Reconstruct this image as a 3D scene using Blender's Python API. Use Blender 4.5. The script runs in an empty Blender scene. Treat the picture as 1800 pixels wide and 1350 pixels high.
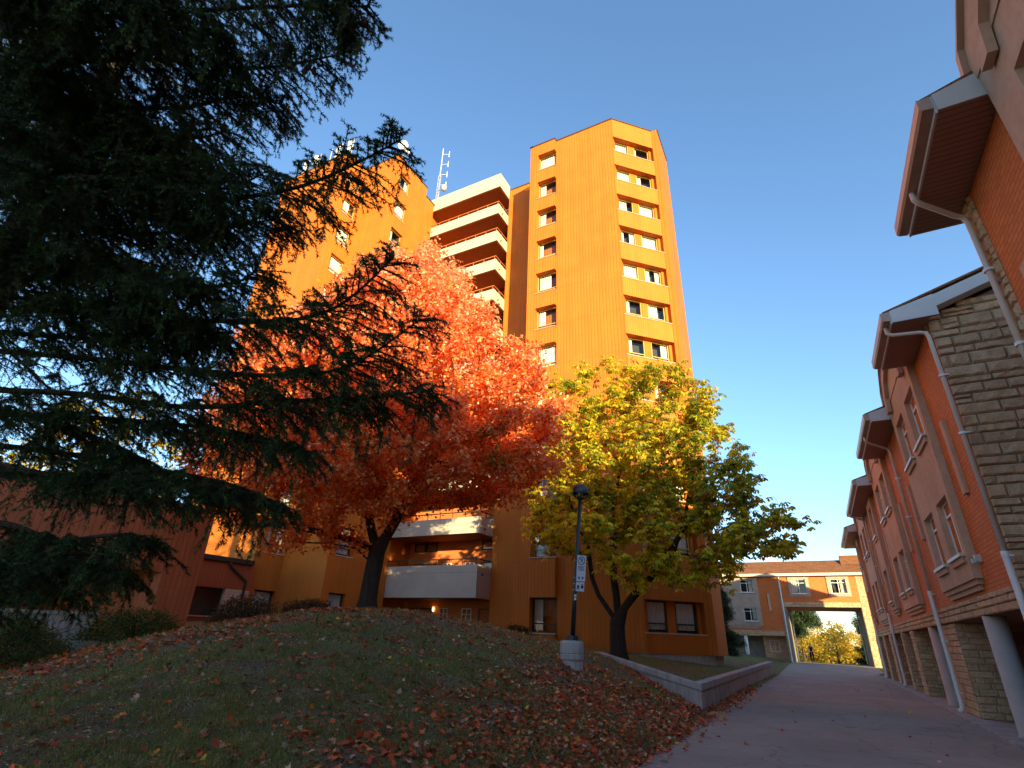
import bpy, bmesh, math, random
import numpy as np
from mathutils import Vector, Matrix
random.seed(7); RNG = np.random.default_rng(11)
SC = bpy.context.scene
COL = SC.collection
R = math.radians
PI = math.pi

# ------------------------------------------------------------------ camera
YAW, PITCH, ROLL, FPX, EYE = R(28.694), R(25.466), R(2.198), 930.68, 1.6
_cy, _sy = math.cos(YAW), math.sin(YAW)
FW = Vector((-_sy*math.cos(PITCH), _cy*math.cos(PITCH), math.sin(PITCH)))
_r = Vector((_cy, _sy, 0)); _u = _r.cross(FW)
RT = _r*math.cos(ROLL) + _u*math.sin(ROLL)
UP = -_r*math.sin(ROLL) + _u*math.cos(ROLL)
def at(px, py, w):
    """world point seen at pixel (px, py) of the 1800x1350 photograph, w metres deep"""
    return Vector((0, 0, EYE)) + (FW + RT*((px-900)/FPX) - UP*((py-675)/FPX))*w
cam = bpy.data.cameras.new('camera'); camo = bpy.data.objects.new('camera', cam); COL.objects.link(camo)
cam.sensor_width = 36; cam.lens = 36*FPX/1800; cam.clip_end = 4000; cam.clip_start = 0.05
M = Matrix((RT, UP, -FW)).transposed().to_4x4(); M.translation = (0, 0, EYE); camo.matrix_world = M
SC.camera = camo

# ------------------------------------------------------------------ light
SUN_AZ, SUN_EL = R(135), R(8.5)          # clockwise from +Y : towards +X -Y
sdir = Vector((math.sin(SUN_AZ)*math.cos(SUN_EL), math.cos(SUN_AZ)*math.cos(SUN_EL), math.sin(SUN_EL)))
sl = bpy.data.lights.new('sun', 'SUN'); sl.energy = 3.4; sl.angle = R(0.5); sl.color = (1.0, 0.82, 0.44)
so = bpy.data.objects.new('sun', sl); COL.objects.link(so); so.rotation_mode = 'QUATERNION'
so.rotation_quaternion = sdir.to_track_quat('Z', 'Y'); so.location = (20, -20, 30)
W = bpy.data.worlds.new('World'); SC.world = W; W.use_nodes = True
nt = W.node_tree; bg = nt.nodes['Background']
sky = nt.nodes.new('ShaderNodeTexSky'); sky.sky_type = 'NISHITA'; sky.sun_disc = False
sky.sun_elevation = SUN_EL; sky.sun_rotation = SUN_AZ
sky.altitude = 200; sky.air_density = 1.0; sky.dust_density = 0.3; sky.ozone_density = 4.0
tint = nt.nodes.new('ShaderNodeMix'); tint.data_type = 'RGBA'; tint.blend_type = 'MULTIPLY'; tint.inputs[0].default_value = 1.0
tint.inputs[7].default_value = (1.04, 0.86, 0.74, 1); nt.links.new(sky.outputs[0], tint.inputs[6]); nt.links.new(tint.outputs[2], bg.inputs[0]); bg.inputs[1].default_value = 0.15
SC.view_settings.view_transform = 'Standard'; SC.view_settings.look = 'None'
SC.view_settings.exposure = 2.15; SC.view_settings.gamma = 1.0
SC.cycles.use_denoising = True
SC.cycles.max_bounces = 8; SC.cycles.diffuse_bounces = 5; SC.cycles.glossy_bounces = 3
SC.cycles.transparent_max_bounces = 8; SC.cycles.transmission_bounces = 4
SC.cycles.caustics_reflective = False; SC.cycles.caustics_refractive = False

# ------------------------------------------------------------------ materials
class Mat:
    def __init__(s, name, rough=0.8, spec=0.3):
        s.m = bpy.data.materials.new(name); s.m.use_nodes = True
        s.t = s.m.node_tree; s.n = s.t.nodes; s.b = s.n['Principled BSDF']
        s.b.inputs['Roughness'].default_value = rough
        s.b.inputs['Specular IOR Level'].default_value = spec
    def node(s, k, **kw):
        n = s.n.new(k)
        for a, v in kw.items():
            if a.startswith('i_'):
                n.inputs[a[2:].replace('_', ' ')].default_value = v
            else: setattr(n, a, v)
        return n
    def link(s, a, b): s.t.links.new(a, b); return s
    def pos(s): return s.node('ShaderNodeNewGeometry').outputs['Position']
    def sep(s):
        x = s.node('ShaderNodeSeparateXYZ'); s.link(s.pos(), x.inputs[0]); return x
    def math(s, op, a, b=None, c=None):
        n = s.node('ShaderNodeMath', operation=op)
        for i, v in enumerate((a, b, c)):
            if v is None: continue
            if isinstance(v, (int, float)): n.inputs[i].default_value = v
            else: s.link(v, n.inputs[i])
        return n.outputs[0]
    def mix(s, fac, a, b, blend='MIX'):
        n = s.node('ShaderNodeMix', data_type='RGBA', blend_type=blend)
        for k, v in ((0, fac), (6, a), (7, b)):
            if isinstance(v, (int, float)): n.inputs[k].default_value = v
            elif isinstance(v, tuple): n.inputs[k].default_value = (*v[:3], 1)
            else: s.link(v, n.inputs[k])
        return n.outputs[2]
    def noise(s, scale, detail=4, vec=None, rough=0.55, dist=0.0):
        n = s.node('ShaderNodeTexNoise'); n.inputs['Scale'].default_value = scale
        n.inputs['Detail'].default_value = detail; n.inputs['Roughness'].default_value = rough
        n.inputs['Distortion'].default_value = dist
        s.link(vec if vec is not None else s.pos(), n.inputs['Vector']); return n.outputs['Fac']
    def ramp(s, fac, *stops):
        n = s.node('ShaderNodeValToRGB'); s.link(fac, n.inputs[0]); e = n.color_ramp.elements
        while len(e) < len(stops): e.new(0.5)
        for k, (p, c) in enumerate(stops):
            e[k].position = p; e[k].color = (*(c if isinstance(c, tuple) else (c, c, c)), 1)
        return n.outputs[0]
    def bump(s, h, strength=0.5, dist=0.02, normal=None):
        n = s.node('ShaderNodeBump'); n.inputs['Strength'].default_value = strength; n.inputs['Distance'].default_value = dist
        s.link(h, n.inputs['Height'])
        if normal is not None: s.link(normal, n.inputs['Normal'])
        s.link(n.outputs[0], s.b.inputs['Normal']); return n.outputs[0]
    def col(s, c):
        if isinstance(c, tuple): s.b.inputs['Base Color'].default_value = (*c[:3], 1)
        else: s.link(c, s.b.inputs['Base Color'])
        return s

def plain(name, c, rough=0.7, spec=0.3, var=0.12, scale=3.0, metal=0.0, bump=0.0, bscale=60):
    k = Mat(name, rough, spec)
    f = k.noise(scale, 5)
    lo = tuple(x*(1-var) for x in c); hi = tuple(min(1, x*(1+var)) for x in c)
    k.col(k.ramp(f, (0.3, lo), (0.7, hi)))
    k.b.inputs['Metallic'].default_value = metal
    if bump: k.bump(k.noise(bscale, 4), bump, 0.01)
    return k.m

def siding(name, c, rib=0.20, joint=2.746, off=0.0):
    """ribbed metal cladding: vertical ribs, horizontal panel joints, faint weathering"""
    k = Mat(name, 0.6, 0.15); p = k.sep()
    u = k.math('ADD', p.outputs[0], p.outputs[1])
    ph = k.math('FRACT', k.math('DIVIDE', u, rib))
    groove = k.ramp(ph, (0.0, 0.0), (0.09, 0.0), (0.16, 1.0))
    groove2 = k.ramp(ph, (0.86, 1.0), (0.95, 0.0))
    rib_h = k.math('MULTIPLY', groove, groove2)
    zz = k.math('FRACT', k.math('DIVIDE', k.math('ADD', p.outputs[2], off), joint))
    jn = k.math('GREATER_THAN', zz, 0.012)
    h = k.math('MULTIPLY', rib_h, jn)
    # panel to panel tone + streaks
    n1 = k.noise(0.7, 5); 
    st = k.node('ShaderNodeMapping'); st.inputs['Scale'].default_value = (2.2, 2.2, 0.12); k.link(k.pos(), st.inputs[0])
    n2 = k.noise(1.0, 6, st.outputs[0])
    base = k.mix(k.ramp(n1, (0.3, 0.0), (0.7, 1.0)), tuple(x*0.88 for x in c), tuple(x*1.08 for x in c))
    base = k.mix(k.ramp(n2, (0.42, 0.0), (0.8, 0.55)), base, tuple(x*0.62 for x in c))
    base = k.mix(h, tuple(x*0.80 for x in c), base)
    k.col(base); k.bump(h, 0.45, 0.02)
    return k.m

def brick(name, c1, c2, mortar, axis='sum'):
    k = Mat(name, 0.85, 0.25); p = k.sep()
    u = k.math('ADD', p.outputs[0], p.outputs[1])
    cv = k.node('ShaderNodeCombineXYZ'); k.link(u, cv.inputs[0]); k.link(p.outputs[2], cv.inputs[1])
    b = k.node('ShaderNodeTexBrick'); k.link(cv.outputs[0], b.inputs['Vector'])
    b.inputs['Scale'].default_value = 1.0; b.inputs['Brick Width'].default_value = 0.24; b.inputs['Row Height'].default_value = 0.082
    b.inputs['Mortar Size'].default_value = 0.006; b.inputs['Mortar Smooth'].default_value = 0.2; b.inputs['Bias'].default_value = 0.0
    b.inputs['Color1'].default_value = (*c1, 1); b.inputs['Color2'].default_value = (*c2, 1); b.inputs['Mortar'].default_value = (*mortar, 1)
    n = k.noise(1.2, 5)
    k.col(k.mix(k.ramp(n, (0.3, 0.0), (0.75, 0.45)), b.outputs['Color'], tuple(x*0.62 for x in c1)))
    h = k.math('SUBTRACT', k.math('MULTIPLY', k.noise(60, 3), 0.35), b.outputs['Fac'])
    k.bump(h, 0.7, 0.012)
    return k.m

def stone_mat(name, cols):
    k = Mat(name, 0.9, 0.2)
    g = k.node('ShaderNodeNewGeometry')
    stops = [((i)/(len(cols)-1), c) for i, c in enumerate(cols)]
    base = k.ramp(g.outputs['Random Per Island'], *stops)
    n = k.noise(5.5, 8, rough=0.65)
    n2 = k.noise(34, 6)
    base = k.mix(k.ramp(n, (0.35, 0.0), (0.7, 0.6)), base, tuple(x*0.5 for x in cols[0]))
    base = k.mix(k.ramp(n2, (0.4, 0.0), (0.75, 0.35)), base, tuple(min(1, x*1.25) for x in cols[-1]))
    k.col(base)
    k.bump(k.math('ADD', k.noise(9, 8, rough=0.7), k.math('MULTIPLY', n2, 0.35)), 0.9, 0.05)
    return k.m

def leaf_mat(name, trans=0.35, rough=0.5, spec=0.25, attr='leafcol'):
    """leaf: colour stored per leaf, some light passing through"""
    k = Mat(name, rough, spec)
    a = k.node('ShaderNodeAttribute', attribute_name=attr)
    k.link(a.outputs['Color'], k.b.inputs['Base Color'])
    tr = k.node('ShaderNodeBsdfTranslucent'); k.link(a.outputs['Color'], tr.inputs[0])
    mx = k.node('ShaderNodeMixShader'); mx.inputs[0].default_value = trans
    k.link(k.b.outputs[0], mx.inputs[1]); k.link(tr.outputs[0], mx.inputs[2])
    k.link(mx.outputs[0], k.n['Material Output'].inputs[0])
    return k.m

def bark(name, c, scale=6):
    k = Mat(name, 0.95, 0.1)
    mp = k.node('ShaderNodeMapping'); mp.inputs['Scale'].default_value = (1, 1, 0.18); k.link(k.pos(), mp.inputs[0])
    n = k.noise(scale*4, 8, mp.outputs[0], 0.7, 0.6)
    k.col(k.ramp(n, (0.3, tuple(x*0.35 for x in c)), (0.55, c), (0.75, tuple(x*1.5 for x in c))))
    k.bump(n, 1.0, 0.04); return k.m

def glass(name, tint=(0.02, 0.03, 0.035), clear=0.75):
    k = Mat(name, 0.03, 0.9); k.col(tint)
    tr = k.node('ShaderNodeBsdfTransparent'); tr.inputs[0].default_value = (0.86, 0.9, 0.9, 1)
    gl = k.node('ShaderNodeBsdfGlossy'); gl.inputs['Roughness'].default_value = 0.02
    g = k.node('ShaderNodeNewGeometry'); dp = k.node('ShaderNodeVectorMath', operation='DOT_PRODUCT'); k.link(g.outputs['Incoming'], dp.inputs[0]); k.link(g.outputs['Normal'], dp.inputs[1])
    f = k.math('POWER', k.math('SUBTRACT', 1.0, k.math('ABSOLUTE', dp.outputs['Value'])), 4.0)
    f = k.math('MINIMUM', k.math('ADD', k.math('MULTIPLY', f, 0.9), 0.055 + (0.75-clear)*0.15), 1.0)
    mx = k.node('ShaderNodeMixShader'); k.link(f, mx.inputs[0]); k.link(tr.outputs[0], mx.inputs[1]); k.link(gl.outputs[0], mx.inputs[2])
    k.link(mx.outputs[0], k.n['Material Output'].inputs[0]); return k.m

MT = {}
MT['siding'] = siding('orange ribbed siding', (0.50, 0.140, 0.019))
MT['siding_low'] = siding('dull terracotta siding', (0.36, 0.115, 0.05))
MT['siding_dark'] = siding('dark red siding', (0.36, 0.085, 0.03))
MT['soffit_brown'] = plain('brown soffit', (0.30, 0.12, 0.05), 0.8)  # on the concrete balcony undersides, warm bounce light is put into this colour
MT['coping'] = plain('dark brown roof coping', (0.07, 0.04, 0.03), 0.5)
MT['concrete_white'] = plain('pale painted concrete', (0.44, 0.375, 0.30), 0.85, var=0.08, scale=1.2, bump=0.15)
MT['rail'] = plain('rust orange painted rail', (0.42, 0.13, 0.04), 0.5)
MT['frame_bronze'] = plain('yellow bronze window frame', (0.42, 0.27, 0.07), 0.4)
MT['frame_dark'] = plain('dark bronze window frame', (0.04, 0.028, 0.02), 0.45)
MT['frame_white'] = plain('white painted frame', (0.72, 0.71, 0.68), 0.5, var=0.05)
MT['glass'] = glass('window glass')
MT['glass_dark'] = glass('dim window glass', clear=0.45)
MT['curtain'] = plain('white curtain cloth', (0.60, 0.57, 0.52), 0.9)
MT['curtain_grey'] = plain('grey curtain cloth', (0.33, 0.34, 0.36), 0.9)
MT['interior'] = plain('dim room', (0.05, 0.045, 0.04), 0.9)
MT['brick'] = brick('orange red brick', (0.68, 0.20, 0.055), (0.58, 0.155, 0.045), (0.20, 0.09, 0.05))
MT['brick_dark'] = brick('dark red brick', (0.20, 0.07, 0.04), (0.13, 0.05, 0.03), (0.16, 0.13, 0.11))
MT['stone'] = stone_mat('rough split stone', [(0.48, 0.30, 0.175), (0.64, 0.42, 0.24), (0.55, 0.35, 0.21), (0.72, 0.50, 0.30)])
MT['mortar'] = plain('grey mortar', (0.22, 0.19, 0.16), 0.95, bump=0.4)
def stucco_mat():
    k = Mat('tan stucco', 0.92, 0.15)
    n = k.noise(0.55, 4, dist=0.8); n2 = k.noise(7, 6)
    b = k.mix(k.ramp(n, (0.35, 0.0), (0.65, 1.0)), (0.50, 0.30, 0.20), (0.60, 0.38, 0.26))
    b = k.mix(k.ramp(n2, (0.4, 0.0), (0.8, 0.35)), b, (0.28, 0.165, 0.11))
    k.col(b); k.bump(k.noise(140, 3), 0.35, 0.006); return k.m
MT['stucco'] = stucco_mat()
def soffit_mat():
    k = Mat('brown slatted soffit', 0.6, 0.3); p = k.sep()
    ph = k.math('FRACT', k.math('DIVIDE', p.outputs[1], 0.11))
    h = k.ramp(ph, (0.0, 0.0), (0.10, 1.0), (0.9, 1.0), (1.0, 0.0))
    k.col(k.mix(h, (0.12, 0.06, 0.04), (0.34, 0.19, 0.125))); k.bump(h, 0.6, 0.01); return k.m
MT['soffit'] = soffit_mat()
MT['gutter'] = plain('tan metal gutter', (0.40, 0.24, 0.17), 0.4, 0.5)
MT['fascia'] = plain('grey white metal fascia', (0.50, 0.47, 0.45), 0.45, 0.5, var=0.04)
MT['pipe'] = plain('cream downspout metal', (0.60, 0.50, 0.42), 0.4, 0.5, var=0.05)
MT['pipe_white'] = plain('white plastic pipe', (0.70, 0.70, 0.70), 0.4, 0.5, var=0.05)
MT['column'] = plain('grey painted concrete column', (0.40, 0.36, 0.335), 0.8, var=0.1, scale=2, bump=0.2)
def conc_mat(name, c):
    k = Mat(name, 0.92, 0.2)
    mp = k.node('ShaderNodeMapping'); mp.inputs['Scale'].default_value = (6, 6, 0.5); k.link(k.pos(), mp.inputs[0])
    n = k.noise(1.6, 7, mp.outputs[0], 0.6); n2 = k.noise(2.0, 6); n3 = k.noise(50, 4)
    b = k.mix(k.ramp(n2, (0.3, 0.0), (0.7, 1.0)), tuple(x*0.75 for x in c), tuple(x*1.15 for x in c))
    b = k.mix(k.ramp(n, (0.5, 0.0), (0.72, 0.75)), b, tuple(x*0.38 for x in c))
    b = k.mix(k.ramp(n3, (0.45, 0.0), (0.75, 0.3)), b, tuple(x*1.3 for x in c))
    k.col(b); k.bump(n3, 0.5, 0.01); return k.m
MT['concrete'] = conc_mat('weathered concrete', (0.40, 0.385, 0.365))
MT['slab'] = conc_mat('concrete slab', (0.34, 0.31, 0.285))
def asphalt_mat():
    k = Mat('worn asphalt', 0.9, 0.25)
    n = k.noise(0.45, 6, dist=0.5); n2 = k.noise(160, 3); n3 = k.noise(2.6, 7, rough=0.7)
    b = k.mix(k.ramp(n, (0.35, 0.0), (0.65, 1.0)), (0.24, 0.195, 0.155), (0.33, 0.275, 0.22))
    b = k.mix(k.ramp(n3, (0.5, 0.0), (0.72, 0.5)), b, (0.09, 0.08, 0.075))
    wv = k.node('ShaderNodeMix', data_type='VECTOR'); wv.inputs[0].default_value = 0.10; k.link(k.pos(), wv.inputs[4])
    nn = k.node('ShaderNodeTexNoise'); nn.inputs['Scale'].default_value = 1.6; nn.inputs['Detail'].default_value = 6; k.link(k.pos(), nn.inputs['Vector'])
    sc_ = k.node('ShaderNodeVectorMath', operation='SCALE'); sc_.inputs['Scale'].default_value = 9.0; k.link(nn.outputs['Color'], sc_.inputs[0]); k.link(sc_.outputs[0], wv.inputs[5])
    vc = k.node('ShaderNodeTexVoronoi'); vc.feature = 'DISTANCE_TO_EDGE'; vc.inputs['Scale'].default_value = 0.42; k.link(wv.outputs[1], vc.inputs['Vector'])
    b = k.mix(k.ramp(vc.outputs['Distance'], (0.0, 0.85), (0.007, 0.0)), b, (0.03, 0.028, 0.027))
    v = k.node('ShaderNodeTexVoronoi'); v.inputs['Scale'].default_value = 110; k.link(k.pos(), v.inputs['Vector'])
    b = k.mix(k.ramp(n2, (0.42, 0.0), (0.62, 0.7)), b, (0.40, 0.36, 0.32))
    k.col(b); k.bump(k.math('ADD', v.outputs['Distance'], n2), 0.6, 0.008); return k.m
MT['asphalt'] = asphalt_mat()
def ground_mat():
    k = Mat('patchy lawn and soil', 0.95, 0.1)
    n = k.noise(0.8, 8, rough=0.6); n2 = k.noise(9, 7, rough=0.7); n3 = k.noise(70, 4)
    soil = k.mix(n3, (0.04, 0.03, 0.02), (0.32, 0.23, 0.15))
    gr = k.mix(n2, (0.06, 0.08, 0.018), (0.24, 0.26, 0.06))
    f = k.math('ADD', k.math('MULTIPLY', n, 0.6), k.math('MULTIPLY', n2, 0.4))
    k.col(k.mix(k.ramp(f, (0.44, 0.0), (0.56, 1.0)), soil, gr))
    k.bump(k.math('ADD', n3, k.math('MULTIPLY', n2, 2)), 0.8, 0.03); return k.m
MT['ground'] = ground_mat()
def shingle_mat(name, c):
    k = Mat(name, 0.9, 0.2); p = k.sep()
    cv = k.node('ShaderNodeCombineXYZ'); k.link(k.math('ADD', p.outputs[0], p.outputs[1]), cv.inputs[0]); k.link(k.math('MULTIPLY', p.outputs[2], 2.6), cv.inputs[1])
    b = k.node('ShaderNodeTexBrick'); k.link(cv.outputs[0], b.inputs['Vector']); b.inputs['Scale'].default_value = 1
    b.inputs['Brick Width'].default_value = 0.3; b.inputs['Row Height'].default_value = 0.16; b.inputs['Mortar Size'].default_value = 0.008
    b.inputs['Color1'].default_value = (*c, 1); b.inputs['Color2'].default_value = (*(x*0.6 for x in c), 1); b.inputs['Mortar'].default_value = (*(x*0.3 for x in c), 1)
    k.col(b.outputs['Color']); return k.m
MT['shingle'] = shingle_mat('brown shingles', (0.30, 0.12, 0.05))
MT['weathered_board'] = plain('weathered grey board', (0.17, 0.155, 0.145), .85, var=.2, scale=6)
MT['bark'] = bark('grey brown bark', (0.075, 0.05, 0.035))
MT['bark_dark'] = bark('dark bark', (0.05, 0.036, 0.028))
MT['leaf'] = leaf_mat('autumn leaf', 0.58)
MT['stucco_pale'] = plain('pale grey tan stucco', (0.38, 0.29, 0.23), .9, bump=.2)
MT['needle'] = leaf_mat('conifer needle', 0.12, 0.55, 0.25)
MT['litter'] = leaf_mat('dry fallen leaf', 0.12, 0.7, 0.2)
MT['grass'] = leaf_mat('grass blade', 0.25, 0.6)
MT['black_metal'] = plain('dark green black lamp paint', (0.012, 0.022, 0.024), 0.35, 0.5)
MT['sign_white'] = plain('white sign sheet', (0.66, 0.68, 0.70), 0.4, var=0.03)
MT['sign_black'] = plain('black sign ink', (0.02, 0.02, 0.022), 0.5)
MT['sign_red'] = plain('red sign ink', (0.45, 0.03, 0.02), 0.5)
MT['white_antenna'] = plain('white antenna shell', (0.78, 0.80, 0.82), 0.4, var=0.03)
MT['mast'] = plain('galvanised mast steel', (0.42, 0.38, 0.33), 0.45, 0.5)
def emis(name, c, s):
    m = bpy.data.materials.new(name); m.use_nodes = True; b = m.node_tree.nodes['Principled BSDF']
    b.inputs['Base Color'].default_value = (*c, 1); b.inputs['Emission Color'].default_value = (*c, 1); b.inputs['Emission Strength'].default_value = s; return m
MT['bulb'] = emis('lit warm bulb', (1.0, 0.62, 0.2), 1.6)

# ------------------------------------------------------------------ mesh helpers
class MB:
    def __init__(s): s.v = []; s.f = []; s.smooth = False
    def add(s, vs, fs):
        o = len(s.v); s.v += [tuple(x) for x in vs]; s.f += [tuple(i+o for i in f) for f in fs]; return s
    def box(s, x0, x1, y0, y1, z0, z1):
        v = [(x0,y0,z0),(x1,y0,z0),(x1,y1,z0),(x0,y1,z0),(x0,y0,z1),(x1,y0,z1),(x1,y1,z1),(x0,y1,z1)]
        return s.add(v, [(0,3,2,1),(4,5,6,7),(0,1,5,4),(1,2,6,5),(2,3,7,6),(3,0,4,7)])
    def prism(s, poly, z0, z1):
        n = len(poly)
        return s.add([(x,y,z0) for x,y in poly]+[(x,y,z1) for x,y in poly],
            [tuple(range(n))[::-1], tuple(range(n,2*n))]+[(i,(i+1)%n,n+(i+1)%n,n+i) for i in range(n)])
    def prism_x(s, poly, x0, x1):          # poly of (y,z)
        n = len(poly)
        return s.add([(x0,y,z) for y,z in poly]+[(x1,y,z) for y,z in poly],
            [tuple(range(n)), tuple(range(n,2*n))[::-1]]+[(i,n+i,n+(i+1)%n,(i+1)%n) for i in range(n)])
    def prism_y(s, poly, y0, y1):          # poly of (x,z)
        n = len(poly)
        return s.add([(x,y0,z) for x,z in poly]+[(x,y1,z) for x,z in poly],
            [tuple(range(n)), tuple(range(n,2*n))[::-1]]+[(i,(i+1)%n,n+(i+1)%n,n+i) for i in range(n)])
    def quad(s, a, b, c, d): return s.add([a,b,c,d], [(0,1,2,3)])
    def tube(s, pts, rad, n=8, cap=True):
        pts = [Vector(p) for p in pts]; m = len(pts)
        if isinstance(rad, (int, float)): rad = [rad]*m
        o = len(s.v); ref = None
        for i, p in enumerate(pts):
            d = (pts[min(i+1,m-1)]-pts[max(i-1,0)]).normalized()
            if ref is None: ref = d.orthogonal().normalized()
            ref = (ref - d*ref.dot(d)); ref = ref.normalized() if ref.length > 1e-5 else d.orthogonal().normalized()
            b = d.cross(ref)
            for k in range(n):
                a = 2*PI*k/n; s.v.append(tuple(p + (ref*math.cos(a)+b*math.sin(a))*rad[i]))
        for i in range(m-1):
            for k in range(n):
                a = o+i*n+k; b2 = o+i*n+(k+1)%n; s.f.append((a, b2, b2+n, a+n))
        if cap: s.f.append(tuple(range(o, o+n))[::-1]); s.f.append(tuple(range(o+(m-1)*n, o+m*n)))
        return s
    def lathe(s, cx, cy, prof, n=24):       # prof: (r, z)
        o = len(s.v); m = len(prof)
        for r, z in prof:
            for k in range(n): a = 2*PI*k/n; s.v.append((cx+r*math.cos(a), cy+r*math.sin(a), z))
        for i in range(m-1):
            for k in range(n):
                a = o+i*n+k; b = o+i*n+(k+1)%n; s.f.append((a, b, b+n, a+n))
        s.f.append(tuple(range(o, o+n))[::-1]); s.f.append(tuple(range(o+(m-1)*n, o+m*n))); return s
    def build(s, name, mat, parent=None, loc=None, smooth=False, bevel=0.0):
        """link as one object. world coordinates unless loc is given (then local, placed at loc)"""
        me = bpy.data.meshes.new(name)
        off = Vector((0,0,0))
        if parent is not None and loc is None:
            q = parent
            while q is not None: off += q.location; q = q.parent
        me.from_pydata([(x-off.x, y-off.y, z-off.z) for x,y,z in s.v], [], s.f)
        mats = mat if isinstance(mat, (list, tuple)) else [mat]
        for m_ in mats: me.materials.append(MT[m_] if isinstance(m_, str) else m_)
        if bevel or smooth:
            bm = bmesh.new(); bm.from_mesh(me)
            if bevel:
                bmesh.ops.remove_doubles(bm, verts=bm.verts, dist=1e-5)
                bmesh.ops.bevel(bm, geom=[e for e in bm.edges if len(e.link_faces)==2 and e.calc_face_angle(0) > 0.5], offset=bevel, segments=2, affect='EDGES', profile=0.6)
            if smooth:
                for f in bm.faces: f.smooth = True
            bm.to_mesh(me); bm.free()
        me.update()
        o = bpy.data.objects.new(name, me); COL.objects.link(o)
        if parent is not None: o.parent = parent
        if loc is not None: o.location = loc
        return o
def tag(o, label=None, cat=None, group=None, kind=None):
    if label: o['label'] = label
    if cat: o['category'] = cat
    if group: o['group'] = group
    if kind: o['kind'] = kind
    return o
def empty(name, loc, label, cat, group=None):
    o = bpy.data.objects.new(name, None); COL.objects.link(o); o.location = loc; o.empty_display_size = 0.3
    return tag(o, label, cat, group)
def np_mesh(name, V, F, mat, parent=None, cols=None, attr='leafcol', smooth=False):
    """one mesh from arrays: V (N,3) world, F (M,k); cols (M,3) stored per face"""
    me = bpy.data.meshes.new(name)
    V = np.asarray(V, np.float32); F = np.asarray(F, np.int32)
    if parent is not None:
        q = parent; off = np.zeros(3)
        while q is not None: off += np.array(q.location); q = q.parent
        V = V - off.astype(np.float32)
    me.vertices.add(len(V)); me.vertices.foreach_set('co', V.ravel())
    me.loops.add(F.size); me.loops.foreach_set('vertex_index', F.ravel())
    me.polygons.add(len(F)); me.polygons.foreach_set('loop_start', np.arange(0, F.size, F.shape[1], dtype=np.int32))
    me.polygons.foreach_set('loop_total', np.full(len(F), F.shape[1], np.int32))
    me.update(calc_edges=True)
    if cols is not None:
        a = me.attributes.new(attr, 'FLOAT_COLOR', 'FACE')
        c = np.ones((len(F), 4), np.float32); c[:, :3] = cols; a.data.foreach_set('color', c.ravel())
    me.materials.append(MT[mat])
    if smooth: me.polygons.foreach_set('use_smooth', np.ones(len(F), bool))
    o = bpy.data.objects.new(name, me); COL.objects.link(o)
    if parent is not None: o.parent = parent
    return o
def frames_from(dirs, roll):
    """orthonormal frames (N,3,3) whose x axis follows dirs, rolled by roll"""
    d = dirs/np.linalg.norm(dirs, axis=1, keepdims=True)
    ref = np.tile([0., 0., 1.], (len(d), 1)); par = np.abs(d[:, 2]) > 0.97; ref[par] = [1., 0., 0.]
    y = np.cross(ref, d); y /= np.linalg.norm(y, axis=1, keepdims=True); z = np.cross(d, y)
    c, s_ = np.cos(roll)[:, None], np.sin(roll)[:, None]
    return np.stack([d, y*c+z*s_, -y*s_+z*c], axis=1)
def scatter(template, P, Fr, S):
    """template (k,3) placed at P with frames Fr and scale S -> (N*k,3), faces (N,k)"""
    k = len(template)
    V = np.einsum('kj,njl->nkl', template, Fr)*S[:, None, None] + P[:, None, :]
    return V.reshape(-1, 3), np.arange(len(P)*k).reshape(-1, k)

def stone_face(mb, org, U, N, L, z0, z1, rows=(0.10, 0.22), wid=(0.22, 0.75), clip=None, rnd=None, bulge=0.045):
    """rough split-faced stones in uneven courses: org + u*U + z ; N is outward"""
    rnd = rnd or random.Random(3); U = Vector(U); N = Vector(N); org = Vector(org)
    z = z0
    while z < z1-0.03:
        h = rnd.uniform(*rows)
        if z1-(z+h) < 0.09: h = z1-z
        u = -rnd.uniform(0, 0.2)
        while u < L:
            w = rnd.uniform(*wid)*(0.7 if h < 0.14 else 1.1)
            subs = [(z, h)]
            if h > 0.21 and rnd.random() < 0.2:
                k = rnd.uniform(0.4, 0.6); subs = [(z, h*k), (z+h*k, h*(1-k))]
            for zz, hh in subs:
                a, b = max(0, u)+0.006, min(L, u+w)-0.006; c, d = zz+0.006, zz+hh-0.006
                if clip: d = min(d, clip((a+b)/2)-0.004)
                if b-a > 0.05 and d-c > 0.03:
                    o = len(mb.v); nu, nz = max(2, int((b-a)/0.1)+1), 3
                    for j in range(nz+1):
                        for i in range(nu+1):
                            e = (i in (0, nu)) or (j in (0, nz))
                            dd = 0.006 if e else bulge*rnd.uniform(0.45, 1.25)
                            fu = i/nu; fz = j/nz
                            if not e: fu += rnd.uniform(-.08, .08)/nu*2
                            else: fz = min(1, max(0, fz + (rnd.uniform(-.02, .02) if i not in (0, nu) else 0)))
                            jz = fz if 0 < j < nz else (0.0 if j == 0 else 1.0)
                            jz = {0: 0.0, 1: 0.16, 2: 0.84, 3: 1.0}[j]
                            ju = fu
                            if i == 1 and nu > 2: ju = 0.035/(b-a)*0.8 + 0.0
                            if i == nu-1 and nu > 2: ju = 1-0.035/(b-a)*0.8
                            p = org + U*(a+(b-a)*ju) + N*dd + Vector((0, 0, c+(d-c)*jz))
                            mb.v.append(tuple(p))
                    for j in range(nz):
                        for i in range(nu):
                            q = o+j*(nu+1)+i; mb.f.append((q, q+1, q+nu+2, q+nu+1))
            u += w
        z += h
    return mb

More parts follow.
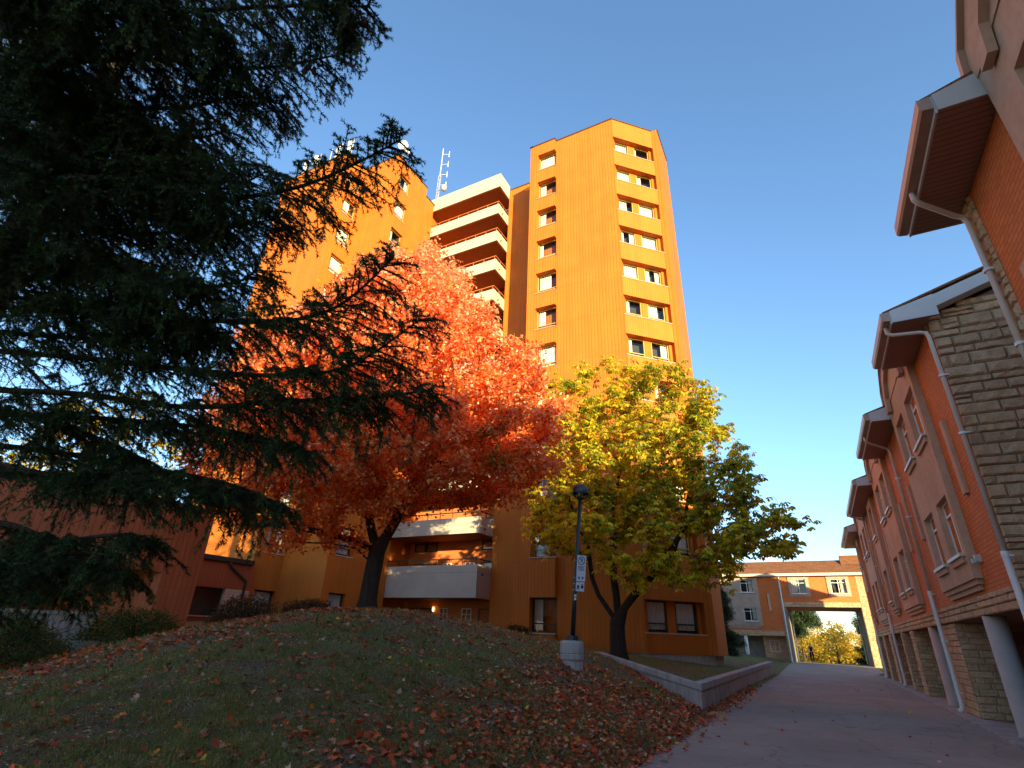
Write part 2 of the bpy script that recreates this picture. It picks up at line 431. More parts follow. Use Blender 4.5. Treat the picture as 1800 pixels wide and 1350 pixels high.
def wall_panel(mb, P, u0, u1, v0, v1, holes, depth, sides=True):
    """a slab front with rectangular openings; P(u, v, d) gives the world point, d inward"""
    us = sorted({u0, u1, *[h[0] for h in holes], *[h[1] for h in holes]}); vs = sorted({v0, v1, *[h[2] for h in holes], *[h[3] for h in holes]})
    us = [u for u in us if u0 <= u <= u1]; vs = [v for v in vs if v0 <= v <= v1]
    def inh(u, v): return any(h[0] < u < h[1] and h[2] < v < h[3] for h in holes)
    for i in range(len(us)-1):
        for j in range(len(vs)-1):
            if not inh((us[i]+us[i+1])/2, (vs[j]+vs[j+1])/2):
                mb.quad(P(us[i], vs[j], 0), P(us[i+1], vs[j], 0), P(us[i+1], vs[j+1], 0), P(us[i], vs[j+1], 0))
    def ring(a, b, c, d):
        for (p, q), (r_, s_) in (((a,c),(b,c)), ((b,c),(b,d)), ((b,d),(a,d)), ((a,d),(a,c))):
            mb.quad(P(p, q, 0), P(r_, s_, 0), P(r_, s_, depth), P(p, q, depth))
    for h in holes: ring(*h)
    if sides: ring(u0, u1, v0, v1)
    return mb
# ------------------------------------------------------------------ ground
def road_h(y):
    y = np.asarray(y, float); t = np.clip((y-42)/18, 0, 1); t = t*t*(3-2*t)
    d = np.clip((y-66)/26, 0, 1)
    return 0.30*t - 1.0*d
CP = np.array([(-2.6,0,0),(-2.6,4,0),(-2.55,8.85,0.0),(-2.6,12,0.0),(-2.75,15,0),(-3.03,16.5,0.02),(-4.2,17.6,.3),(-5.2,18.7,.58),(-7.57,21.2,1.14),(-9.5,23.5,1.2),(-11.2,26,1.25),(-15,26,1.3),
 (-3.6,9.5,.28),(-3.5,6.5,.12),(-4.7,4.4,.36),(-7.07,3.1,.34),(-8,0,.2),(-4,-2,0.05),(-12,0,.2),(-16,3,.3),(-12,3.2,.35),
 (-5.4,13.5,.88),(-4.2,12.0,.45),(-3.4,14,.12),(-5.6,9.5,.78),(-7.06,17.75,1.30),(-7.36,16.2,1.50),(-8.2,15.6,1.70),(-9.37,14.2,2.0),(-10.6,13.2,2.14),(-11.9,12.3,2.14),
 (-12.98,10.43,1.83),(-13.72,8.97,1.46),(-14.79,7.37,1.0),(-15.2,6.1,.64),(-7.6,6.7,.9),(-9.6,9.4,1.5),
 (-12.3,14.2,2.1),(-13,17,1.8),(-14,20,1.5),(-18,18,1.4),(-20,16,1.4),(-20,12.9,1.45),(-17,10.6,1.15),(-18,8,.7),(-20,6,.55),(-26,16,1.7),(-26,24,1.5),(-20,24,1.35),(-30,8,.6),(-30,0,.4)], float)
_P = CP[:, :2]; _n = len(CP)
def _k(r2): return np.where(r2 > 1e-9, r2*np.log(np.maximum(r2, 1e-9)), 0)
_A = _k(((_P[:, None]-_P[None])**2).sum(-1)) + np.eye(_n)*0.6
_B = np.c_[np.ones(_n), _P]
_S = np.linalg.solve(np.block([[_A, _B], [_B.T, np.zeros((3, 3))]]), np.r_[CP[:, 2], 0, 0, 0])
def outer_h(x, y):
    x = np.asarray(x, float); y = np.asarray(y, float)
    q = np.stack([x, y], -1).reshape(-1, 2)
    z = np.zeros(len(q))
    for i in range(_n): z += _S[i]*_k(((q-_P[i])**2).sum(-1))
    z += _S[_n] + q@_S[_n+1:]
    return z.reshape(x.shape)
# the retaining wall: diagonal leg W0-W1, straight leg W1-W2
W0, W1, W2 = (-7.75, 21.54), (-3.03, 16.6), (-2.95, 40.4)
def in_terrace(x, y):
    dx, dy = W1[0]-W0[0], W1[1]-W0[1]; L = math.hypot(dx, dy); nx, ny = -dy/L, dx/L     # towards +x +y
    s1 = (x-W1[0])*nx + (y-W1[1])*ny
    return (s1 > 0.19) & (x < -3.2) & (y < 60)
def ground_z(x, y):
    x = np.asarray(x, float); y = np.asarray(y, float)
    xc = np.clip(x, -30, 6); yc = np.clip(y, -4, 27)
    o = np.maximum(outer_h(xc, yc), 0)
    o = np.minimum(o, 2.3)
    fade = np.clip((-2.5-x)/0.6, 0, 1); fade = fade*fade*(3-2*fade)
    base = road_h(y)
    o = base + (o-0)*fade
    far = np.clip((y-60)/8, 0, 1); o = o*(1-far) + base*far
    n = 0.02*np.sin(x*2.1+y*1.3)+0.015*np.sin(x*5.3-y*3.1)+0.01*np.sin(x*9.7+y*8.3)
    o = o + n*np.clip((-2.8-x)/1.0, 0, 1)
    t = 0.55 + np.clip((-3.1-x)*0.115, 0, 0.65) - 0.22*np.clip((y-41)/14, 0, 1) + 0.01*np.sin(x*3+y*2)
    slope = np.clip((y-41)/4, 0, 1)*np.clip((x+5.2)/2.2, 0, 1)       # beyond the wall's end the lawn comes down to the drive
    t = t*(1-slope) + base*slope
    return np.where(in_terrace(x, y), t, o)
def gz(x, y): return float(ground_z(np.array([x]), np.array([y]))[0])
def axis(parts):
    out = []
    for a, b, s in parts: out += list(np.arange(a, b-1e-6, s))
    return np.array(out+[parts[-1][1]])
GX = axis([(-900,-100,100),(-100,-32,8),(-32,-20,.6),(-20,-2.2,.14),(-2.2,4,1.5),(4,20,4),(20,100,10),(100,900,100)])
GY = axis([(-300,-20,40),(-20,0,1.5),(0,30,.16),(30,62,.8),(62,110,2.0),(110,400,30),(400,1500,150)])
gx, gy = np.meshgrid(GX, GY); gzv = ground_z(gx, gy) - 0.03*(gx > -2.75) 
gzv[gx > 3] = road_h(gy)[gx > 3]-0.05
nx_, ny_ = len(GX), len(GY)
idx = np.arange(nx_*ny_).reshape(ny_, nx_)
Fg = np.stack([idx[:-1,:-1], idx[:-1,1:], idx[1:,1:], idx[1:,:-1]], -1).reshape(-1, 4)
lawn = np_mesh('lawn', np.stack([gx, gy, gzv], -1).reshape(-1, 3), Fg, 'ground', smooth=True)
tag(lawn, kind='structure')

# the drive
ys = axis([(-25,0,1.0),(0,44,.4),(44,100,.7)])
V, F = [], []
for y in ys:
    xl = -2.62 + 0.05*math.sin(y*1.7) + 0.04*math.sin(y*4.1+1) - 0.25*max(0, min(1, (y-12)/4))
    if y > 42: xl -= 1.7*min(1, (y-42)/2)*max(0, min(1, (55-y)/3))
    if y > 66: xl = -3.2
    xr = 3.0 if y < 48 else min(3.6, 3.0+(y-48)*.2)
    z = float(road_h(y)) + 0.004
    for k in range(9):
        t = k/8; V.append((xl+(xr-xl)*t, y, z + 0.02*math.sin(PI*t)))
for i in range(len(ys)-1):
    for k in range(8): a = i*9+k; F.append((a, a+1, a+10, a+9))
drive = np_mesh('driveway', np.array(V), np.array(F), 'asphalt', smooth=True); tag(drive, kind='structure')
mb = MB(); mb.box(3.0, 6.4, 9.6, 47.5, -0.2, 0.06)
tag(mb.build('pavement', 'slab', bevel=0.01), kind='structure')

# ------------------------------------------------------------------ retaining wall
def wall_leg(mb, A, B, ta, tb, base_drop, th=0.30, off0=0.0, off1=0.0, cap=False):
    d = Vector((B[0]-A[0], B[1]-A[1], 0)); L = d.length; d.normalize(); n = Vector((-d.y, d.x, 0))
    a = Vector((A[0], A[1], 0)) + d*off0; b = Vector((B[0], B[1], 0)) + d*off1
    o = len(mb.v)
    for P, t, bz in ((a, ta, base_drop[0]), (b, tb, base_drop[1])):
        for s_, z in ((0, bz), (1, bz), (1, t), (0, t)):
            q = P + n*(th*s_); mb.v.append((q.x, q.y, z))
    mb.f += [(o,o+3,o+2,o+1),(o+4,o+5,o+6,o+7),(o,o+4,o+7,o+3),(o+1,o+2,o+6,o+5),(o+3,o+7,o+6,o+2),(o,o+1,o+5,o+4)]
rw = empty('retaining_wall', (W1[0], W1[1], 0), 'low weathered concrete retaining wall that turns a corner beside the driveway', 'retaining wall')
def miter(A, B, C2, th):   # inner corner point
    d1 = Vector((B[0]-A[0], B[1]-A[1])).normalized(); d2 = Vector((C2[0]-B[0], C2[1]-B[1])).normalized()
    n1 = Vector((-d1.y, d1.x)); n2 = Vector((-d2.y, d2.x)); b = (n1+n2).normalized(); return Vector(B[:2]) + b*(th/b.dot(n1))
def wall_poly(name, th, out, z0f, z1f, mat='concrete'):
    """two-leg wall, inset 'out' from the outer face line"""
    mbx = MB()
    def offl(A, B, o):
        d = Vector((B[0]-A[0], B[1]-A[1])).normalized(); n = Vector((-d.y, d.x)); return n*o
    nA, nC = offl(W0, W1, 1), offl(W1, W2, 1)
    b = (nA+nC).normalized(); kb = 1/b.dot(nA)
    def ring(P, n, kk=1): return [Vector(P)+n*(out*kk), Vector(P)+n*((out+th)*kk)]
    R0 = ring(W0, nA); R1 = ring(W1, b, kb); R2 = ring(W2, nC)
    zz = [(z0f[0], z1f[0]), (z0f[1], z1f[1]), (z0f[2], z1f[2])]
    end = (-2.86, 41.0)
    for r_, (a, c) in zip((R0, R1, R2), zz):
        for p, z in ((r_[0], a), (r_[1], a), (r_[1], c), (r_[0], c)): mbx.v.append((p.x, p.y, z))
    for o in (0, 4):
        mbx.f += [(o,o+4,o+7,o+3),(o+1,o+2,o+6,o+5),(o+3,o+7,o+6,o+2),(o,o+1,o+5,o+4)]
    mbx.f += [(0,3,2,1),(8,9,10,11)]
    return mbx
wall_poly('wall', 0.26, 0.02, (0.6, -0.15, -0.15), (1.00, 0.46, 0.56)).build('wall', 'concrete', rw, bevel=0.008)
wall_poly('coping', 0.32, -0.015, (1.004, 0.464, 0.564), (1.19, 0.645, 0.745)).build('coping', 'concrete', rw, bevel=0.02)
mb = MB(); mb.add([(-2.97,40.4,-.1),(-3.23,40.4,-.1),(-3.23,40.4,.56),(-2.97,40.4,.56),(-2.93,41.15,-.1),(-3.21,41.15,-.1)],[(0,4,3),(1,2,5),(3,4,5,2),(0,1,5,4),(0,3,2,1)])
mb.build('buttress', 'concrete', rw)

# ------------------------------------------------------------------ windows
def win(parent, loc, rot, w, h, style, curtain='full', rnd=None, name='window', lower=0.26):
    """window facing -y before rotation; origin bottom centre; returns frame object"""
    rnd = rnd or random
    fm = {'tower': 'frame_bronze', 'dark': 'frame_dark', 'sash': 'frame_white', 'slider': 'frame_white'}[style]
    t = {'tower': 0.055, 'dark': 0.06, 'sash': 0.05, 'slider': 0.04}[style]; d = 0.07
    mb = MB()
    mb.box(-w/2, -w/2+t, 0, d, 0, h).box(w/2-t, w/2, 0, d, 0, h).box(-w/2+t, w/2-t, 0, d, h-t, h).box(-w/2+t, w/2-t, 0, d, 0, t)
    if style in ('tower', 'dark'):
        mb.box(-w/2+t, w/2-t, -0.01, d, h*lower-t/2, h*lower+t/2)
    if style == 'sash':
        mb.box(-0.025, 0.025, -0.008, d, t, h*0.74-0.022).box(-w/2+t, w/2-t, -0.01, d, h*0.74-0.022, h*0.74+0.022).box(-0.02, 0.02, 0.01, d, h*0.74+0.022, h-t)
    if style == 'slider': mb.box(-0.02, 0.02, -0.006, d, t, h-t)
    f = mb.build(name, fm, parent, loc=loc); f.rotation_euler = (0, 0, rot)
    g = MB().quad((-w/2+t, 0.035, t), (w/2-t, 0.035, t), (w/2-t, 0.035, h-t), (-w/2+t, 0.035, h-t)).build('pane', 'glass' if style in ('tower', 'sash', 'slider') else 'glass_dark', f, loc=(0,0,0))
    # room seen through the glass
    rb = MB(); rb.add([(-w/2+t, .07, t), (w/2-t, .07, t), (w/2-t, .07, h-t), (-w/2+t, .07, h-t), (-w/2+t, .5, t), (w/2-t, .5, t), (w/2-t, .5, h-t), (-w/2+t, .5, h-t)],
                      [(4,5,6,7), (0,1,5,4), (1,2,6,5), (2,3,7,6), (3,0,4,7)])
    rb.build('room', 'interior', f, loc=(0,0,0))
    if curtain != 'none':
        cm = MB(); spans = {'full': [(-1, 1)], 'left': [(-1, -0.25)], 'right': [(0.25, 1)], 'sides': [(-1, -0.35), (0.4, 1)], 'most': [(-1, 0.35)], 'thin': [(-1, -0.6)]}[curtain]
        for a, b in spans:
            x0 = a*(w/2-t-.01); x1 = b*(w/2-t-.01); n = max(4, int((x1-x0)/0.035)); top = h-t-0.01; bot = t+0.02 + (0.05 if rnd.random() < .5 else 0)
            xs = [x0+(x1-x0)*i/n for i in range(n+1)]; o = len(cm.v)
            ph = rnd.random()*6
            for i, x in enumerate(xs):
                yy = 0.13 + 0.028*math.sin(i*1.55+ph) + rnd.uniform(-.008, .008); cm.v.append((x, yy, top)); cm.v.append((x, yy+rnd.uniform(-.01, .01), bot))
            for i in range(n): cm.f.append((o+2*i, o+2*i+1, o+2*i+3, o+2*i+2))
        cm.build('curtain', 'curtain' if style != 'slider' else 'curtain_grey', f, loc=(0,0,0))
    return f

# ------------------------------------------------------------------ brick wing on the right
XW, XB = 3.35, 3.19
rb_ = empty('brick_residence', (XW+3, 28, 0), 'long orange brick building with tan stucco bays, split stone corners and columns along the drive', 'building')
rnd = random.Random(5)
def Pw(u, v, d): return (XW+d, u, v)
# brick walls between 13.3 and 47, and the nearer block up to 9.4
mb = MB()
mb.quad((XW,13.3,2.80),(XW,47.0,2.80),(XW,47.0,8.36),(XW,13.3,8.36))
mb.quad((XW,47.0,2.38),(12,47.0,2.38),(12,47.0,8.36),(XW,47.0,8.36))
mb.build('wall', 'brick', rb_)
mb = MB(); mb.box(XW, 12.0, -26, 9.42, 2.80, 8.36); mb.build('wall', 'brick', rb_)
# stone band
mb = MB(); stone_face(mb, (XW+0.0,13.3,0), (0,1,0), (-1,0,0), 33.7, 2.38, 2.80, rows=(.09,.2), rnd=rnd)
stone_face(mb, (XW,13.3-22,0), (0,1,0), (-1,0,0), 31.4-.0-9.3+.0, 2.38, 2.80, rnd=rnd)
stone_face(mb, (XW,8.95,0), (0,1,0), (-1,0,0), 0.48, 2.80, 8.3, wid=(.22,.45), rnd=rnd)
stone_face(mb, (XW-0.0,13.3,0), (0,1,0), (-1,0,0), 0.22, 2.80, 8.36, wid=(.15,.25), rnd=rnd)
for yy in (21.95, 35.15): stone_face(mb, (XW,yy,0), (0,1,0), (-1,0,0), 0.42, 2.80, 8.36, wid=(.2,.45), rnd=rnd)
mb.build('stone_band', 'stone', rb_)
mb = MB(); mb.box(XW+.005, XW+.4, 13.32, 47, 2.385, 2.80).box(XW+.006, XW+.4, -26, 9.4, 2.385, 2.79).build('band_backing', 'mortar', rb_)
# gable end wall in split stone
def rake(x): return 8.50 + (x-3.52)*0.335
mb = MB(); stone_face(mb, (XW,13.3,0), (1,0,0), (0,-1,0), 7.5, 0.0, 11.2, rows=(.14,.30), wid=(.25,.75), clip=lambda u: min(rake(u+XW)-0.04, 10.6), rnd=rnd, bulge=0.06)
mb.build('gable_wall', 'stone', rb_)
mb = MB(); mb.add([(XW+.002,13.31,0),(12,13.31,0),(12,13.31,8.9),(9.2,13.31,10.35),(XW+.002,13.31,8.42)], [(0,1,2,3,4)]); mb.build('gable_backing', 'mortar', rb_)
# floor over the undercroft, undercroft back wall
mb = MB(); mb.quad((XW,13.35,2.375),(12,13.35,2.375),(12,47,2.375),(XW,47,2.375)); mb.build('undercroft_ceiling', 'soffit_brown', rb_)
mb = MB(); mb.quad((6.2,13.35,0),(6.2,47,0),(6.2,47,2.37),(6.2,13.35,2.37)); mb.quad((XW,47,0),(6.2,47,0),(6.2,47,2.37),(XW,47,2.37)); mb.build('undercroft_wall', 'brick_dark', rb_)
def pier(y0, y1, x0=3.40, x1=4.3):
    m = MB(); stone_face(m, (x0,y0,0), (0,1,0), (-1,0,0), y1-y0, 0.06, 2.37, rows=(.12,.2), wid=(.25,.5), rnd=rnd, bulge=.03)
    stone_face(m, (x0,y0,0), (1,0,0), (0,-1,0), x1-x0, 0.06, 2.37, rows=(.12,.2), wid=(.25,.5), rnd=rnd, bulge=.03)
    p = m.build('stone_pier', 'stone', rb_)
    MB().box(x0+.003, x1, y0+.003, y1, 0.06, 2.372).build('pier_core', 'mortar', p)
pier(20.3, 22.3); pier(28.6, 29.6, 3.35); pier(31.8, 32.4, 3.30); pier(36.9, 38.0, 3.30); pier(41.0, 41.8, 3.30); pier(44.5, 46.9, 3.30)
for yc in (16.45, 24.25):
    MB().lathe(3.50, yc, [(.24, .06), (.24, .10), (.215, .12), (.215, 2.372)], 28).build('column', 'column', rb_, smooth=True)
# stucco bays
def arch_poly(yc, hw, zs, zt, out=0.0):
    """polygonal arch outline (y, z), left to right over the top"""
    pts = [(yc-hw-out, zs), (yc-hw*0.93-out*.9, zs+(zt-zs)*0.42), (yc-hw*.62-out*.6, zs+(zt-zs)*.80), (yc-hw*.2, zt-.03+out), (yc+hw*.2, zt-.03+out), (yc+hw*.62+out*.6, zs+(zt-zs)*.80), (yc+hw*0.93+out*.9, zs+(zt-zs)*0.42), (yc+hw+out, zs)]
    return pts
def sill_part(parent, yc, w, z, x=XB):
    s1 = MB().box(x-0.10, x+0.10, yc-w/2-.07, yc+w/2+.07, z-.07, z).build('sill', 'fascia', parent, bevel=.006)
    MB().box(x-0.055, x+.02, yc-w/2+.02, yc+w/2-.02, z-.20, z-.075).build('corbel', 'stucco', parent)
def bay(y0, y1, wins, arch=True, zb=3.10, depth=XW-XB, single=False):
    x = XB; m = MB()
    holes = [(c-w/2, c+w/2, z, z+1.34) for c, w in wins for z in (3.66, 6.54)]
    P = lambda u, v, d: (x+d, u, v)
    wall_panel(m, P, y0, y1, zb, 8.62, holes, 0.16)
    b = m.build('stucco_bay', 'stucco', rb_)
    st = MB()
    st.box(x+.05, XW+.0, y0+.12, y1-.12, zb-.11, zb-.004).box(x+.10, XW+.0, y0+.26, y1-.26, zb-.22, zb-.114)
    st.build('corbel', 'stucco', b)
    if arch:
        yc = (y0+y1)/2; hw = (y1-y0)/2+.12
        pl = arch_poly(yc, hw, 8.62, 9.95)
        MB().prism_x(pl, x-.02, 8.5).build('arched_gable', 'stucco', b)
        o2 = arch_poly(yc, hw+.05, 8.60, 9.95, .08); i2 = arch_poly(yc, hw, 8.625, 9.95, .003)
        r = MB(); n = len(o2)
        for i in range(n-1):
            q = [i2[i], i2[i+1], o2[i+1], o2[i]]
            r.prism_x(q, x-.10, 8.6)
        r.build('arch_trim', 'gutter', b)
        # hood moulding standing out of the stucco inside the arch
        ho = arch_poly(yc, hw-.50, 8.30, 9.52); hi = arch_poly(yc, hw-.78, 8.30, 9.26)
        r = MB()
        for i in range(n-1): r.prism_x([hi[i], hi[i+1], ho[i+1], ho[i]], x-.13, x-.021)
        r.build('hood_moulding', 'stucco', b)
    for c, w in wins:
        for z in (3.66, 6.54):
            f = win(rb_, (x+.13-rb_.location.x, c-rb_.location.y, z), -PI/2, w-.004, 1.338, 'sash', 'left' if rnd.random() < .4 else 'none', rnd)
            sill_part(b, c, w, z)
    return b
bay(15.55, 19.5, [(16.45, 1.32), (18.45, 1.32)])
bay(24.0, 28.1, [(24.95, 1.32), (26.95, 1.32)])
bay(35.6, 40.0, [(36.7, 1.32), (38.8, 1.32)])
bay(30.4, 32.5, [(31.4, 1.32)], arch=False, zb=3.3)
bay(2.4, 6.95, [(3.75, 1.35), (5.6, 1.35)])
bay(-8.0, -3.6, [(-6.9, 1.32), (-4.8, 1.32)])
bay(42.6, 44.0, [(43.3, 1.0)], arch=False, zb=3.3)
# vertical stucco strips on the brick
for yy in (14.45, 20.6, 23.15, 29.2, 33.5, 34.4, 8.1): MB().box(XW-.07, XW+.01, yy, yy+.26, 4.72, 6.40).build('pilaster_strip', 'stucco', rb_)
for yy in (15.2,):
    lf = MB().box(XW-.11, XW, yy, yy+.12, 3.40, 3.55).box(XW-.17, XW-.11, yy+.02, yy+.10, 3.38, 3.46).build('outlet_box', 'fascia', rb_)
# eaves: gutter, fascia, soffit, gable-end return
def eave(y0, y1, near_return=True):
    so_ = MB().add([(2.66,y0,8.30),(XW,y0,8.30),(XW,y1,8.30),(2.66,y1,8.30),(2.66,y0,8.33),(XW,y0,8.33),(XW,y1,8.33),(2.66,y1,8.33)], [(0,3,2,1),(4,5,6,7),(0,1,5,4),(1,2,6,5),(2,3,7,6),(3,0,4,7)])
    s = so_.build('soffit', 'soffit', rb_)
    MB().box(2.63, 2.66, y0, y1, 8.27, 8.60).build('fascia_board', 'fascia', s)
    g = MB().prism_y([(2.50,8.36),(2.625,8.34),(2.625,8.57),(2.60,8.58),(2.60,8.38),(2.52,8.40),(2.50,8.56),(2.475,8.58),(2.47,8.40)][::-1], y0-.03, y1+.03)
    g.add([(x_, y_, z_) for y_ in (y0-.031, y1+.031) for x_, z_ in ((2.475,8.40),(2.50,8.36),(2.62,8.34),(2.62,8.565),(2.48,8.565))], [(0,1,2,3,4),(9,8,7,6,5)]); g.build('gutter', 'gutter', rb_)
    if near_return:
        for yy in ((y0-.02, y0), (y1, y1+.02)):
            MB().prism_y([(2.66,8.30),(XW+.17,8.30),(XW+.17,8.83),(2.66,8.60)], *yy).build('eave_return', 'fascia', s)
for a, b in ((12.95, 15.5), (19.55, 23.95), (28.15, 35.55), (40.05, 47.3), (6.98, 9.75), (-3.5, 2.3), (-26, -8.1)): eave(a, b)
# roofs
def roof_slab(m, y0, y1):
    th = .05
    m.add([(2.52,y0,8.60),(8.6,y0,10.60),(14.7,y0,8.60),(2.52,y1,8.60),(8.6,y1,10.60),(14.7,y1,8.60),
           (2.60,y0,8.55),(8.6,y0,10.53),(14.6,y0,8.55),(2.60,y1,8.55),(8.6,y1,10.53),(14.6,y1,8.55)],
          [(0,1,4,3),(1,2,5,4),(6,9,10,7),(7,10,11,8),(0,6,7,1),(1,7,8,2),(3,4,10,9),(4,5,11,10),(0,3,9,6),(2,8,11,5)])
def roof_piece(m, y0, y1, xa):
    f = lambda x: 8.60+(x-2.52)*2.0/6.08
    m.add([(xa,y0,f(xa)),(8.6,y0,10.60),(8.6,y1,10.60),(xa,y1,f(xa)),(xa,y0,f(xa)-.05),(8.6,y0,10.55),(8.6,y1,10.55),(xa,y1,f(xa)-.05)], [(0,1,2,3),(4,7,6,5),(0,4,5,1),(3,2,6,7),(0,3,7,4)])
def roof(y0, y1, bays):
    m = MB(); y = y0
    for a, b in bays: roof_piece(m, y, a, 2.52); roof_piece(m, a, b, 3.5); y = b
    roof_piece(m, y, y1, 2.52)
    m.add([(8.6,y0,10.6),(14.7,y0,8.6),(14.7,y1,8.6),(8.6,y1,10.6)], [(0,1,2,3)]); m.build('roof', 'shingle', rb_)
roof(12.93, 47.35, [(15.5,19.55),(23.95,28.15),(35.55,40.05)])
roof(-26, 9.78, [(-8.05,-3.55),(2.35,6.98)])
m = MB().prism_y([(2.66,8.53),(8.6,10.49),(14.4,8.53),(14.4,8.33),(8.6,10.27),(3.52,8.52),(2.66,8.33)], 12.945, 13.24); m.build('rake_board', 'fascia', rb_)
MB().box(12.0, 13.8, -26, 47, 0, 8.3).build('rear_wall', 'brick', rb_)
# downspouts
def downspout(y, low='pipe_white', r=.055, xg=2.56, foot=True, ztop=8.34, leader=-.5):
    root = MB().tube([(xg, y+leader, ztop), (xg, y+leader, ztop-.14), (xg+.08, y+leader*.9, ztop-.21), (3.12, y+leader*.08, 8.03), (3.22, y, 7.99), (3.25, y, 7.86), (3.25, y, 3.30)], .042, 10).build('downspout', 'pipe', rb_, smooth=True)
    MB().tube([(3.25, y, 3.32), (3.25, y, 3.28), (3.25, y, .25), (3.24, y, .17), (3.15, y, .09)], .058, 12).build('lower_pipe', low, root, smooth=True)
    for z in (3.22, 1.9, .55, 5.6, 6.9): MB().lathe(3.25, y, [(.068, z), (.068, z+.05)], 12).box(3.25, XW+.01, y-.055, y+.055, z+.01, z+.04).build('bracket', low, root)
downspout(13.12, leader=.12); downspout(21.75); downspout(35.0); downspout(44.2); downspout(9.15)
# ------------------------------------------------------------------ gatehouse across the end of the drive
gh = empty('gatehouse', (0.6, 62, 0.3), 'brick and stone building bridging the end of the driveway over a square passage', 'building')
GY0, GY1 = 60.0, 66.4; gr_ = random.Random(9)
m = MB()
P = lambda u, v, d: (u, GY0+d, v)
wall_panel(m, P, -2.60, 3.68, 5.42, 7.75, [(-1.62, -0.42, 6.18, 7.45), (1.62, 2.86, 6.18, 7.45)], .18, sides=False)
wall_panel(m, P, -9.6, -2.86, 2.93, 7.75, [(-6.22,-4.98,3.72,4.9),(-6.22,-4.98,6.3,7.45)], .18, sides=False)
m.build('wall', 'brick', gh)
MB().quad((4.25,60,2.93),(10,60,2.93),(10,60,7.75),(4.25,60,7.75)).build('wall', 'brick', gh)
MB().quad((-2.6,GY1,5.0),(3.7,GY1,5.0),(3.7,GY1,7.75),(-2.6,GY1,7.75)).build('wall', 'brick', gh)
for ox, L_, z0_, z1_, wd_, oy in ((-2.62,6.3,5.02,5.42,(.25,.7),60),(3.68,.57,.25,7.7,(.25,.6),60),(-9.6,6.74,2.50,2.93,(.25,.7),60),(4.25,2.0,2.50,2.93,(.25,.7),60),(-2.86,.26,.28,7.7,(.2,.3),60),(-4.9,2.1,.28,2.48,(.3,.6),60.9)):
    m = MB(); stone_face(m, (ox,oy,0), (1,0,0), (0,-1,0), L_, z0_, z1_, wid=wd_, rnd=gr_, bulge=.03); m.build('stone_band' if L_ > 2.5 else 'stone_pilaster', 'stone', gh)
m = MB(); m.box(-2.6,3.68,60.01,60.3,5.0,5.42).box(-9.6,-2.86,60.01,60.4,2.49,2.93).box(4.25,10,60.01,60.4,2.49,2.93).box(-2.86,-2.45,60.01,GY1,.2,7.75).box(3.65,4.25,60.012,GY1,.2,7.75).box(-4.9,-2.86,60.91,61.2,.2,2.49)
m.build('passage_wall', 'mortar', gh)
MB().box(-2.45,3.65,60.2,GY1-.01,4.97,5.0).build('passage_ceiling', 'soffit_brown', gh)
MB().quad((4.25,63,.2),(10,63,.2),(10,63,2.49),(4.25,63,2.49)).build('undercroft_wall', 'slab', gh)
m = MB(); m.quad((-9.6,62,.2),(-4.9,62,.2),(-4.9,62,2.49),(-9.6,62,2.49)); m.quad((-4.9,61.2,.2),(-4.9,62,.2),(-4.9,62,2.49),(-4.9,61.2,2.49)); m.quad((-9.6,60.4,2.485),(-2.86,60.4,2.485),(-2.86,62,2.485),(-9.6,62,2.485))
m.build('undercroft_wall', 'slab', gh)
MB().lathe(-6.38, 60.25, [(.17, .3), (.17, 2.49)], 16).build('column', 'pipe_white', gh, smooth=True)
# stucco bay left, window surrounds on the bridge
m = MB(); wall_panel(m, lambda u, v, d: (u, 59.86+d, v), -9.5, -4.63, 3.35, 7.6, [(-6.20,-5.0,3.74,4.9),(-6.20,-5.0,6.3,7.45),(-9.0,-7.8,3.74,4.9),(-9.0,-7.8,6.3,7.45)], .14)
m.box(-9.3,-4.85,59.92,60.0,3.2,3.345).box(-9.1,-5.1,59.96,60.0,3.08,3.195); m.build('stucco_bay', 'stucco_pale', gh)
for a, b in ((-1.62,-.42),(1.62,2.86)):
    m = MB(); wall_panel(m, lambda u, v, d: (u, 59.93+d, v), a-.28, b+.28, 5.92, 7.72, [(a,b,6.18,7.45)], .07); m.build('window_surround', 'stucco_pale', gh)
for cx, z, w, h, y in ((-1.02,6.18,1.19,1.26,60.05),(2.24,6.18,1.23,1.26,60.05),(-5.6,3.74,1.19,1.15,59.95),(-5.6,6.3,1.19,1.14,59.95),(-8.4,3.74,1.19,1.15,59.95),(-8.4,6.3,1.19,1.14,59.95)):
    f = win(gh, (cx-gh.location.x, y-gh.location.y, z-gh.location.z), 0, w, h, 'sash', gr_.choice(['left', 'most', 'right']), gr_)
    MB().box(cx-w/2-.08, cx+w/2+.08, y-.22, y+.02, z-.06, z).build('sill', 'pipe_white', f)
win(gh, (-3.97-gh.location.x, 60.86-gh.location.y, 1.13-gh.location.z), 0, .85, 1.0, 'slider', 'most', gr_)
MB().box(-3.88,-3.72,59.93,60.0,4.68,6.2).build('pilaster_strip', 'concrete_white', gh)
for x in (-2.66, -2.30, 3.52):
    yy = 59.9 if x == -2.66 else GY1-.3
    MB().tube([(x,yy,7.7 if x==-2.66 else 4.9),(x,yy,.4),(x+.12,yy-.05,.34)], .055, 8).build('downspout', 'pipe_white', gh, smooth=True)
MB().box(-9.9,10.2,59.55,59.95,7.72,7.96).build('eave_fascia', 'pipe', gh)
MB().box(-9.9,10.2,59.95,60.0,7.70,7.76).build('frieze', 'pipe', gh)
m = MB().add([(-9.9,59.5,7.97),(10.2,59.5,7.97),(10.2,63.2,9.50),(-9.9,63.2,9.50),(-9.9,66.9,7.97),(10.2,66.9,7.97)], [(0,1,2,3),(3,2,5,4),(0,3,4),(1,5,2),(0,4,5,1)])
m.build('roof', 'shingle', gh)
